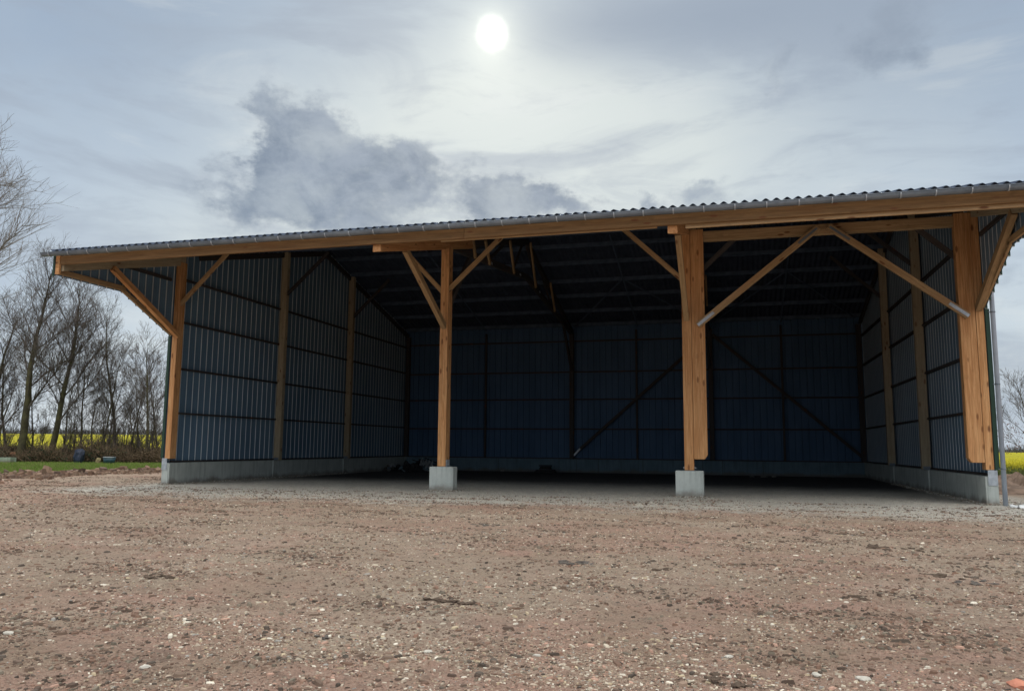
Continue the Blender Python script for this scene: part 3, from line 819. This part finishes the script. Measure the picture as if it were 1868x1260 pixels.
# ================================================================= INSIDE THE BARN
heap = tag(empty('rubble_heap', (2.3, 18.6, 0)), 'dark heap of rubble and rags against the left back corner inside the barn', 'rubble heap')
DK = simple('dark_rubble', (.06, .055, .055), (.03, .03, .032), 4, .95, .1, 0, .03)
def mound(sx, sy, h, seed, n=26):
    v, f = [], []
    for j in range(n+1):
        for i in range(n+1):
            x, y = (i/n*2-1), (j/n*2-1); r = min(1, math.hypot(x, y))
            z = (math.cos(r*math.pi)*.5+.5)*h*(1+.9*noise.fractal(Vector((x*2.2, y*2.2, seed)), .9, 2, 4))-.03
            v.append((x*sx, y*sy, z))
    for j in range(n):
        for i in range(n): a = j*(n+1)+i; f.append((a, a+1, a+n+2, a+n+1))
    return v, f
v, f = mound(2.3, 1.7, .62, 3.3); mesh('mound', v, f, DK, heap)
for k in range(34):
    a = rnd.uniform(0, 6.28); r = rnd.uniform(.2, 1)**.6; s = rnd.uniform(.08, .26)
    o = rock('rubble_block', s, (rnd.uniform(.8, 1.6), rnd.uniform(.7, 1.2), rnd.uniform(.5, .9)), [DK, CLOD2, CONC_D][k % 3], 100+k, heap, .35, 1)
    o.location = (math.cos(a)*r*2.0, math.sin(a)*r*1.4, max(.05, .55*(1-r)+.06)); o.rotation_euler = (rnd.uniform(0, 3), rnd.uniform(0, 3), rnd.uniform(0, 3))
RAG = simple('pale_plastic_rag', (.42, .44, .45), (.25, .27, .28), 5, .5, .4)
def crumple(name, sx, sy, h, seed, mt, parent=None, n=22, thick=.012, base=0.0):
    v, f = [], []
    for lay in (0, 1):
        for j in range(n+1):
            for i in range(n+1):
                x, y = (i/n*2-1), (j/n*2-1)
                e = 1-.25*noise.noise(Vector((x*1.5, y*1.5, seed+5)))
                p = Vector((x*sx*e, y*sy*e, 0)); z = base+abs(noise.fractal(Vector((x*2, y*2, seed)), .7, 2, 4))*h-lay*thick
                v.append((p.x, p.y, z))
    W_ = n+1; NL = W_*W_
    for j in range(n):
        for i in range(n):
            a = j*W_+i; f.append((a, a+1, a+W_+1, a+W_)); f.append((NL+a+W_, NL+a+W_+1, NL+a+1, NL+a))
    rim = [i for i in range(W_)]+[j*W_+n for j in range(1, W_)]+[n*W_+i for i in range(n-1, -1, -1)]+[j*W_ for j in range(n-1, 0, -1)]
    for k in range(len(rim)): a, b_ = rim[k], rim[(k+1) % len(rim)]; f.append((b_, a, NL+a, NL+b_))
    return mesh(name, v, f, mt, parent, True)
o = crumple('plastic_sheet', .38, .3, .5, 4.2, RAG, heap); o.location = (.85, -.9, .35); o.rotation_euler = (.4, .2, .5)
o = crumple('plastic_sheet', .16, .14, .2, 8.2, RAG, heap); o.location = (-1.2, -.9, .28)
for k in range(3):
    timber('plank', (2.3+1.6+k*.15, 17.9, .12+k*.12), (2.3-.4+k*.4, 18.6, .7+k*.05), .12, .03, W_DARK, heap)
# small dark bundle by the back wall
g = tag(empty('timber_stack', (9.4, 20.7, 0)), 'small dark stack of short boards before the back wall between two posts', 'board stack')
for (z, w2, yy) in ((.06, 1.0, 0), (.14, .9, .05), (.24, .55, 0), (.32, .5, .02), (.41, .58, 0)):
    box('board', (9.4-w2*.62, 20.55+yy, z-.035), (9.4+w2*.62, 20.95+yy, z+.035), DK, g, .006)
for i, (u, vv) in enumerate(((1372, 870), (1394, 870.5), (1412, 870.5), (922, 859))):
    q = gpix(u, vv); s = crumple('paper_scrap', .11 if i != 1 else .16, .07, .08, i*3.1, MATS['pale_stone'], None, 8, .006, .01); s.location = (q.x, min(q.y, 21.9), .01)
    tag(s, ('leftmost of three white scraps on the floor at the right of the back wall', 'middle and widest of three white scraps by the back wall', 'rightmost of three white scraps by the back wall', 'pale scrap on the floor behind the left free-standing post')[i], 'scrap', 'white scraps on the barn floor')

# white sheet at the foot of the downpipe
WHT = simple('white_sheet', (.80, .81, .80), (.66, .67, .66), 7, .7, .3, 0, .01)
o = crumple('white_sheet', .85, .42, .09, 2.2, WHT, None, 30, .012, .02); o.location = (28.0, -.75, 0.0); o.rotation_euler.z = .1
tag(o, 'crumpled white sheet lying on the ground at the foot of the downpipe', 'sheet')

# ================================================================= LAWN, BANK, FIELD
def strip(u0, u1, d0, d1, nu, nd, zf, name, mt):
    v, f = [], []
    for j in range(nd+1):
        for i in range(nu+1):
            u = u0+(u1-u0)*i/nu
            a, b_ = (d0(u) if callable(d0) else d0), (d1(u) if callable(d1) else d1)
            q = P(u, a+(b_-a)*j/nd); v.append((q.x, q.y, zf(q, u, j/nd)))
    for j in range(nd):
        for i in range(nu): a = j*(nu+1)+i; f.append((a, a+1, a+nu+2, a+nu+1))
    return v, f
def grassmat(name, a, b_):
    m, t, bs, c = mat(name, .9, .15)
    n = noise_n(t, c.outputs['Object'], .6, 4, .6); n2 = noise_n(t, c.outputs['Object'], 6, 4, .7)
    col = mixc(t, n.smooth(.35, .65), a, b_); col = mixc(t, n2.smooth(.5, .7)*.5, col, tuple(x*.5 for x in a)); setc(t, bs, col); return m
GRASS = grassmat('lawn_green', (.13, .205, .04), (.20, .215, .06))
v, f = strip(-500, 420, nearlawn, 62, 120, 14, lambda q, u, t: .035+gh(q.x, q.y)*.3, 'lawn', GRASS)
lawn = tag(mesh('lawn', v, f, GRASS, None, True), kind='structure')
v, f, cols = [], [], []
for k in range(56000):
    u = rnd.uniform(-260, 315); d = nearlawn(u)-1.2+rnd.random()**1.3*(61-nearlawn(u)); q = P(u, d)
    if d < nearlawn(u) and rnd.random() < .6: continue
    h = rnd.uniform(.06, .17); a = rnd.uniform(0, 3.14); wx, wy = math.cos(a)*.012, math.sin(a)*.012; lx, ly = rnd.uniform(-.05, .05), rnd.uniform(-.05, .05); z0 = .02
    b0 = len(v); v += [(q.x-wx*1.6, q.y-wy*1.6, z0), (q.x+wx*1.6, q.y+wy*1.6, z0), (q.x+lx, q.y+ly, z0+h)]; f.append((b0, b0+1, b0+2))
    k_ = rnd.uniform(.75, 1.25); cols.append((.14*k_, .215*k_, .04*k_) if rnd.random() < .75 else (.25, .24, .10))
o = mesh('grass', v, f, tonemat('grass_blade')); colattr(o, cols); tag(o, 'bright green grass of the strip between the yard and the hedge', 'grass', kind='stuff')

# hedge bank
def bankz(q, u, t): return math.sin(min(1, t*1.35)*math.pi*.55)*(.75+.5*noise.fractal(Vector((q.x*.35, q.y*.35, 4)), .9, 2, 4))*.75
EARTH = simple('bank_earth', (.055, .05, .03), (.03, .03, .02), 1.5, .95, .1, 0, .05)
v, f = strip(-500, 420, 59.5, 66, 200, 12, bankz, 'hedge_bank', EARTH)
tag(mesh('hedge_bank', v, f, EARTH, None, False), kind='structure')
v, f, cols = [], [], []
for k in range(50000):
    u = rnd.uniform(-260, 318); d = rnd.uniform(59, 64); q = P(u, d)
    hm = 1.6*(.55+.95*noise.fractal(Vector((q.x*.3, 1, 4)), .9, 2, 3))
    z = rnd.random()**.8*max(.4, hm); s = rnd.uniform(.03, .085)
    a1_, a2_ = rnd.uniform(0, 6.28), rnd.uniform(-1, 1)
    ax = Vector((math.cos(a1_), math.sin(a1_), a2_)).normalized(); ay = ax.orthogonal().normalized(); c0 = Vector((q.x, q.y, z)); b0 = len(v)
    if rnd.random() < .45:  # cane
        L = rnd.uniform(.25, .8); ax = Vector((rnd.uniform(-1, 1), rnd.uniform(-1, 1), rnd.uniform(.0, 1.3))).normalized(); ay = ax.orthogonal().normalized()*.011
        v += [c0-ay, c0+ay, c0+ax*L+ay*.5, c0+ax*L-ay*.5]; f.append((b0, b0+1, b0+2, b0+3)); kk = rnd.uniform(.6, 1.2); cols.append((.16*kk, .115*kk, .075*kk))
    else:
        v += [c0-ax*s, c0+ay*s*.6, c0+ax*s, c0-ay*s*.6]; f.append((b0, b0+1, b0+2, b0+3)); kk = rnd.uniform(.4, 1.3)
        gg = noise.noise(Vector((q.x*.25, q.y*.25, 9)))
        cols.append((.035*kk, .07*kk, .038*kk) if gg > (-.25 if u < 130 else .1)+rnd.uniform(-.3, .3) else (.15*kk, .10*kk, .06*kk))
o = mesh('bramble', v, f, tonemat('bramble_leaf')); colattr(o, cols); tag(o, 'tangled brown and green bramble undergrowth along the foot of the bare trees', 'brambles', kind='stuff')

# rapeseed fields
def rapemat():
    m, t, b, c = mat('rapeseed_bloom', .95, .05)
    n = noise_n(t, c.outputs['Object'], 3.0, 6, .75); n2 = noise_n(t, mapping(t, c.outputs['Object'], (.12, .12, .12)), 1, 3, .5)
    col = mixc(t, n.smooth(.40, .60), (.50, .42, .02), (.19, .22, .035)); col = mixc(t, n2.smooth(.4, .65)*.4, col, (.52, .42, .02)); setc(t, b, col); bump(t, b, n, .15, 1); return m
RAPE = rapemat()
def rz(q, u, d):
    rise = 1-min(1, max(0, (u-(-0))/700)); rise = rise*rise*(3-2*rise) if u < 700 else 0
    if u < 300: rise = 1
    return .88+max(0, d-72)/230*3.75*rise+.09*noise.fractal(q*.8, .8, 2, 3)*min(1, 60/d)
def field(u0, u1, d0, d1, nu, nd, name, lab):
    v, f = [], []
    ds = [d0*(d1/d0)**(j/nd) for j in range(nd+1)]
    for j, d in enumerate([d0+.02]+ds):
        for i in range(nu+1):
            u = u0+(u1-u0)*i/nu; q = P(u, d); v.append((q.x, q.y, 0 if j == 0 else rz(q, u, d)))
    for j in range(nd+1):
        for i in range(nu): a = j*(nu+1)+i; f.append((a, a+1, a+nu+2, a+nu+1))
    return tag(mesh(name, v, f, RAPE, None, False), lab, 'rapeseed field', kind='stuff')
field(-700, 640, 70, 320, 260, 60, 'rapeseed_field', 'yellow flowering rapeseed field rising behind the bare trees on the left')
field(1785, 3000, 37.5, 420, 260, 70, 'rapeseed_field', 'yellow rapeseed field beyond the earth mound on the right of the barn')
v, f, cols = [], [], []
for k in range(26000):
    u = rnd.uniform(1800, 1900); d = 36.6+rnd.random()**2*22; q = P(u, d); z = rnd.uniform(.05, 1.0); s = rnd.uniform(.015, .04)
    ax = Vector((rnd.uniform(-1, 1), rnd.uniform(-1, 1), rnd.uniform(-.6, .6))).normalized(); ay = ax.orthogonal().normalized(); c0 = Vector((q.x, q.y, z)); b0 = len(v)
    if z < .55 and rnd.random() < .6:
        v += [c0+Vector((-.006, 0, -.2)), c0+Vector((.006, 0, -.2)), c0+Vector((.02, 0, .22)), c0+Vector((.01, 0, .22))]; f.append((b0, b0+1, b0+2, b0+3)); kk = rnd.uniform(.6, 1.3); cols.append((.14*kk, .17*kk, .06*kk))
    else:
        v += [c0-ax*s, c0+ay*s*.7, c0+ax*s, c0-ay*s*.7]; f.append((b0, b0+1, b0+2, b0+3)); kk = rnd.uniform(.7, 1.2)
        cols.append((.50*kk, .44*kk, .03*kk) if z+rnd.uniform(-.2, .2) > .72 else (.13*kk, .19*kk, .05*kk))
o = mesh('rapeseed_stalks', v, f, tonemat('rapeseed_stalk')); colattr(o, cols); tag(o, 'green stalks and yellow blossom along the near edge of the right field', 'rapeseed', kind='stuff')

# earth mound on the right
MUD = simple('mound_earth', (.27, .19, .14), (.17, .12, .09), 2.5, .95, .1, 0, .05)
v, f = strip(1790, 2300, 28, 36, 90, 26, lambda q, u, t: math.sin(t*math.pi)**.7*(.42+.45*noise.fractal(Vector((q.x*.8, q.y*.8, 1)), .9, 2, 4))+.01, 'earth_mound', MUD)
tag(mesh('earth_mound', v, f, MUD, None, False), kind='structure')

# far trees on the skyline
FARM = simple('far_twigs', (.10, .10, .10), (.07, .07, .075), .4, .95, .1)
def farwood(u0, u1, d, h0, n, zf, lab):
    v, f = [], []
    for k in range(n):
        u = rnd.uniform(u0, u1); q = P(u, d+rnd.uniform(-12, 12)); zb = zf(q, u, d)-.8
        env = .55+.75*abs(noise.noise(Vector((u*.03, 3, d)))); h = h0*env*rnd.uniform(.5, 1.1)
        for j in range(7):
            a = Vector((q.x, q.y, zb+h*rnd.uniform(0, .45))); b_ = a+Vector((rnd.uniform(-.28, .28)*h, rnd.uniform(-.28, .28)*h, h*rnd.uniform(.2, .55)))
            tube_pts([a, b_], [.05, .015], 3, v, f, False)
    return tag(mesh('far_wood', v, f, FARM), lab, 'wood', kind='stuff')
farwood(-120, 420, 330, 7, 1100, rz, 'low grey line of distant trees on the horizon at the left')
farwood(1780, 1960, 340, 8, 520, lambda q, u, d: .6, 'low dark line of distant trees on the horizon at the right')

# ================================================================= TREES
def grow(seed, H, r0, lean=(0, 0), fork=.42, spread=.9, nmain=16, dens=1.0, crown0=.28, twig=.008, droop=.0):
    rg = random.Random(seed); TV, TF, CV, CF = [], [], [], []
    def path(p, d, L, n, wob, upb):
        pts = [p.copy()]; d = d.normalized()
        for i in range(n):
            d = (d+Vector((rg.gauss(0, wob), rg.gauss(0, wob), rg.gauss(0, wob)+upb))).normalized()
            p = p+d*(L/n); pts.append(p.copy())
        return pts
    def twigs(pts, r, L, lvl):
        n = int(max(3, L*dens*(4.0 if lvl == 2 else 4.2)))
        for k in range(n):
            t = rg.uniform(.18, 1.0); i = min(len(pts)-2, int(t*(len(pts)-1))); fr = t*(len(pts)-1)-i
            p = pts[i].lerp(pts[i+1], fr); d0 = (pts[i+1]-pts[i]).normalized()
            sd = Vector((rg.gauss(0, 1), rg.gauss(0, 1), rg.gauss(0, .7))); sd = (sd-d0*sd.dot(d0)).normalized()
            d = d0*rg.uniform(.7, 1.15)+sd*rg.uniform(.5, 1.0)+Vector((0, 0, .22))
            l2 = L*rg.uniform(.25, .7)*(1.15-t*.5)
            if lvl == 2:
                q = path(p, d, l2, 3, .13, .05); rr = max(twig*1.2, r*.35)
                tube_pts(q, [rr, rr*.8, rr*.6, twig*.6], 3, CV, CF, False)
                if l2 > .35: twigs(q, rr, l2, 3)
            else:
                l3 = max(.18, l2); q = path(p, d, l3, 2, .12, .05); tube_pts(q, [twig*.8, twig*.65, twig*.4], 3, CV, CF, False)
    # trunk (leader wanders)
    nT = 12; pts = [Vector((0, 0, -.15))]; d = Vector((lean[0], lean[1], 1)).normalized(); p = pts[0]
    for i in range(nT):
        d = (d+Vector((rg.gauss(0, .05), rg.gauss(0, .05), .04))).normalized(); p = p+d*(H/nT); pts.append(p.copy())
    rad = [r0*(1-(i/nT)**1.1*.93)+.006 for i in range(nT+1)]; rad[0] *= 1.25
    tube_pts(pts, rad, 8, TV, TF)
    twigs([pts[-4], pts[-3], pts[-2], pts[-1]], rad[-3], H*.3, 2)
    for k in range(nmain):
        t = crown0+(1-crown0)*((k+rg.random())/nmain)**.9; t = min(t, .97); i = min(nT-1, int(t*nT)); q0 = pts[i].lerp(pts[i+1], t*nT-i)
        ang = k*2.4+rg.uniform(-.5, .5); up = rg.uniform(.75, 1.35)+t*.5-droop*(1-t)
        d = Vector((math.cos(ang), math.sin(ang), up)); L = H*spread*(.56-.31*t)*rg.uniform(.75, 1.15)
        n = 6; q = path(q0, d, L, n, .11, .05-droop*.02); rr = rad[i]*rg.uniform(.20, .36)+.006
        tube_pts(q, [max(twig, rr*(1-j/n*.85)) for j in range(n+1)], 5, TV if False else CV, CF, False)
        twigs(q, rr, L, 2)
        for s in range(int(3+L*.7)):
            tt = rg.uniform(.15, .8); j = min(n-1, int(tt*n)); p2 = q[j].lerp(q[j+1], tt*n-j); dd = (q[j+1]-q[j]).normalized()
            sd = Vector((rg.gauss(0, 1), rg.gauss(0, 1), rg.gauss(0, .6))).normalized()
            q2 = path(p2, dd+sd*.75+Vector((0, 0, .2)), L*rg.uniform(.35, .6)*(1.1-tt*.5), 4, .13, .06); r2 = max(twig*1.3, rr*.5*(1-tt*.6))
            tube_pts(q2, [r2, r2*.8, r2*.6, r2*.4, twig*.6], 4, CV, CF, False); twigs(q2, r2, L*.5, 2)
    return TV, TF, CV, CF
def tree(name, u, depth, lab, g, twm=TWIG, rotz=0, **kw):
    TV, TF, CV, CF = grow(**kw); q = P(u, depth)
    r = tag(empty(name, (q.x, q.y, 0)), lab, 'tree', g)
    r.rotation_euler.z = -YAW if False else 0
    # lean is given in the plane facing the yard
    def rot(v_): return [Vector((p.x*rt0.x+p.y*fw0.x, p.x*rt0.y+p.y*fw0.y, p.z)) for p in v_]
    mesh('trunk', rot(TV), TF, BARK, r, True); mesh('crown', rot(CV), CF, twm, r, False)
    return r
G = 'bare trees of the field hedge'
tree('bare_tree', 40, 60, 'thickest leafless tree of the hedge row, its mossy trunk leaning right to a high fork', G, seed=11, H=14.6, r0=.30, lean=(.10, 0), nmain=20, spread=.80, crown0=.25, dens=1.0)
tree('bare_tree', 92, 61, 'second thick leafless tree, just right of the thickest, with a kinked trunk', G, seed=23, H=13.6, r0=.25, lean=(.10, .02), nmain=19, spread=.85, crown0=.22, dens=1.0)
tree('bare_tree', 214, 62, 'tall slender leafless tree with a straight leader halfway to the barn', G, seed=37, H=11.6, r0=.13, lean=(.0, 0), nmain=18, spread=.66, crown0=.15)
tree('bare_tree', 268, 60, 'leafless tree beside the barn corner with upright twigs', G, seed=41, H=9.2, r0=.12, lean=(.01, 0), nmain=16, spread=.8, crown0=.15)
tree('bare_tree', 18, 63, 'thin double-curved leafless tree left of the thickest one', G, seed=53, H=9.2, r0=.12, lean=(-.05, 0), nmain=14, spread=.8, crown0=.2)
tree('bare_tree', 150, 62, 'slim leafless tree in the gap right of the kinked trunk', G, seed=61, H=9.4, r0=.09, lean=(.05, 0), nmain=15, spread=.8, crown0=.12)
tree('bare_tree', 182, 61, 'young leafless tree leaning right behind the dark blue bag', G, seed=67, H=8.6, r0=.08, lean=(.08, 0), nmain=14, spread=.8, crown0=.1)
tree('bare_tree', 240, 63, 'small leafless tree between the slender tree and the barn corner tree', G, seed=71, H=8.0, r0=.08, lean=(-.04, 0), nmain=13, spread=.85, crown0=.1)
tree('bare_tree', 292, 62, 'small leafless tree half hidden by the barn corner post', G, seed=73, H=7.6, r0=.09, lean=(-.08, 0), nmain=13, spread=.9, crown0=.1)
tree('bare_tree', -25, 62, 'leafless hedge tree cut by the left edge of the picture', G, seed=79, H=11.5, r0=.2, lean=(.02, 0), nmain=17, spread=.85, crown0=.15)
for i, (u, d, h, ln, lab) in enumerate(((62, 66, 8.2, .05, 'slim background tree between the two thickest trunks'), (122, 67, 9.0, -.03, 'background tree with many fine twigs right of the kinked trunk'), (168, 67, 8.0, .02, 'background tree in the middle of the gap over the blue bag'), (198, 66, 8.8, -.05, 'background tree leaning left behind the slender tree'),
        (256, 67, 8.4, .03, 'background tree just left of the barn corner tree'), (278, 66, 7.4, .04, 'background tree just right of the barn corner tree'), (-2, 67, 9.0, .05, 'background tree at the very left edge of the picture'))):
    tree('bare_tree', u, d, lab, G, seed=500+i*7, H=h*.86, r0=.085, lean=(ln, 0), nmain=11, spread=.8, crown0=.15, dens=.5, twig=.007)
# hedge saplings
for i, (u, d, h) in enumerate(((65, 61, 4.5), (118, 60.5, 4.2), (138, 63, 4.8), (168, 60.4, 4.0), (200, 60.3, 4.4), (228, 60.5, 4.6), (255, 61, 4.2), (282, 60.4, 3.8), (8, 60.6, 4.4))):
    labs = ['leafless hedge bush right behind the thickest trunk', 'leafless hedge bush by the kinked trunk, right side', 'leafless hedge bush, third along between kinked trunk and blue bag', 'leafless hedge bush above the dark blue bag', 'leafless hedge bush above the dark tub', 'leafless hedge bush right of the slender tree', 'leafless hedge bush left of the barn corner tree', 'leafless hedge bush nearest the barn corner', 'leafless hedge bush nearest the left picture edge']
    TV, TF, CV, CF = [], [], [], []
    rg = random.Random(300+i); q = P(u, d)
    for s in range(7):
        a, b_, c_, e_ = grow(seed=400+i*10+s, H=h*rg.uniform(.6, 1), r0=.035, lean=(rg.uniform(-.4, .4), rg.uniform(-.4, .4)), nmain=6, spread=.75, crown0=.15, dens=.45)
        offv = Vector((rg.uniform(-.7, .7), rg.uniform(-.4, .4), 0))
        k = len(TV); TV += [p+offv for p in a]; TF += [tuple(x+k for x in ff) for ff in b_]; k = len(CV); CV += [p+offv for p in c_]; CF += [tuple(x+k for x in ff) for ff in e_]
    r = tag(empty('bare_bush', (q.x, q.y, 0)), labs[i], 'bush', 'leafless bushes of the field hedge')
    mesh('stems', TV, TF, BARK, r, True); mesh('twigs', CV, CF, TWIG, r)
# the great tree whose limbs reach in from the left
tree('bare_tree', -165, 40, 'great leafless tree mostly beyond the left edge, pale twigs reaching in above the barn eave', 'bare trees nearer the yard', TWIG_G, seed=97, H=15.3, r0=.38, lean=(.0, 0), nmain=25, spread=1.08, crown0=.46, dens=.62, droop=.65, twig=.009)
tree('bare_tree', 1885, 48, 'small bush-like tree by the field beyond the downpipe, a few brown leaves left', 'bare trees nearer the yard', TWIG, seed=101, H=5.6, r0=.07, lean=(-.05, 0), nmain=15, spread=1.05, crown0=.12, dens=.8)
rt_ = [o for o in COL.objects if o.name.startswith('bare_tree')][-1]
v, f = [], []
for k in range(420):
    a = rnd.uniform(0, 6.28); r_ = rnd.random()**.5*2.6; z = rnd.uniform(1.3, 3.2); s = rnd.uniform(.035, .075)
    c0 = Vector((math.cos(a)*r_, math.sin(a)*r_, z)); ax = Vector((rnd.uniform(-1, 1), rnd.uniform(-1, 1), rnd.uniform(-1, 1))).normalized(); ay = ax.orthogonal().normalized(); b0 = len(v)
    v += [c0-ax*s, c0+ay*s*.6, c0+ax*s, c0-ay*s*.6]; f.append((b0, b0+1, b0+2, b0+3))
LEAF = simple('withered_leaf', (.15, .07, .045), (.09, .045, .03), 5, .9)
mesh('withered_leaves', v, f, LEAF, rt_)

# ================================================================= THINGS BY THE HEDGE
NAVY = simple('dark_blue_sheet', (.02, .03, .06), (.012, .018, .035), 5, .5, .4, 0, .02)
q = P(148, 58.6); o = rock('garden_bag', .62, (.62, .55, 1.1), NAVY, 7, None, .35, 3, 1.1); o.location = (q.x, q.y, .45)
tag(o, 'tall dark blue bag slumped against the bramble bank', 'bag')
q = P(183, 57.5); o = rock('tree_stump', .3, (.62, .6, .85), simple('dead_stump', (.30, .25, .13), (.18, .15, .08), 6, .95, .1, 0, .03), 9, None, .3, 3, 1.5); o.location = (q.x, q.y, .2)
tag(o, 'short yellowish stump left of the dark tub on the grass edge', 'stump')
q = P(203, 57.3)
v, f = [], []
for (r, z) in ((.36, .02), (.44, .50), (.40, .50), (.34, .08)):
    for k in range(20): a = 2*math.pi*k/20; v.append((math.cos(a)*r*1.05, math.sin(a)*r*.8, z))
for j in range(3):
    for k in range(20): k2 = (k+1) % 20; f.append((j*20+k, j*20+k2, j*20+20+k2, j*20+20+k))
f.append(tuple(range(19, -1, -1))); f.append(tuple(range(60, 80)))
g = tag(empty('plastic_tub', (q.x, q.y, 0)), 'dark blue-green plastic tub with a pale rim on the grass edge', 'tub')
mesh('tub_body', v, f, simple('dark_teal_plastic', (.02, .06, .075), (.012, .04, .05), 4, .4, .4), g, True)
v, f = [], []
ring = [Vector((math.cos(2*math.pi*k/20)*.455, math.sin(2*math.pi*k/20)*.35, .51)) for k in range(21)]; tube_pts(ring, [.025]*21, 6, v, f, False)
mesh('rim', v, f, RAG, g, True)
q = P(2, 57.8); g = tag(empty('stone_trough', (q.x, q.y, 0)), 'long pale concrete trough at the left edge before the brambles', 'trough')
v = []
def openbox(sx, sy, h, t, a):
    ca, sa = math.cos(a), math.sin(a); V = []
    for (x, y, z) in ((-sx, -sy, 0), (sx, -sy, 0), (sx, sy, 0), (-sx, sy, 0), (-sx, -sy, h), (sx, -sy, h), (sx, sy, h), (-sx, sy, h), (-sx+t, -sy+t, h), (sx-t, -sy+t, h), (sx-t, sy-t, h), (-sx+t, sy-t, h), (-sx+t, -sy+t, .1), (sx-t, -sy+t, .1), (sx-t, sy-t, .1), (-sx+t, sy-t, .1)):
        V.append((x*ca-y*sa, x*sa+y*ca, z))
    Fc = [(3, 2, 1, 0), (0, 1, 5, 4), (1, 2, 6, 5), (2, 3, 7, 6), (3, 0, 4, 7), (4, 5, 9, 8), (5, 6, 10, 9), (6, 7, 11, 10), (7, 4, 8, 11), (8, 9, 13, 12), (9, 10, 14, 13), (10, 11, 15, 14), (11, 8, 12, 15), (12, 13, 14, 15)]
    return V, Fc
V, Fc = openbox(1.05, .35, .42, .08, -YAW); mesh('trough_body', V, Fc, concrete('mossy_concrete', (.36, .42, .34), (.28, .33, .26), (.2, .24, .17)), g)
q = P(28, 60.0); o = rock('rusty_bin', .42, (1.0, .7, .5), simple('rust', (.34, .16, .08), (.2, .09, .05), 6, .9, .1, 0, .02), 12, None, .25, 2); o.location = (q.x, q.y, .55)
tag(o, 'rust-brown heap of dead leaves on the bank behind the trough', 'leaf heap'); o.name = 'leaf_heap'
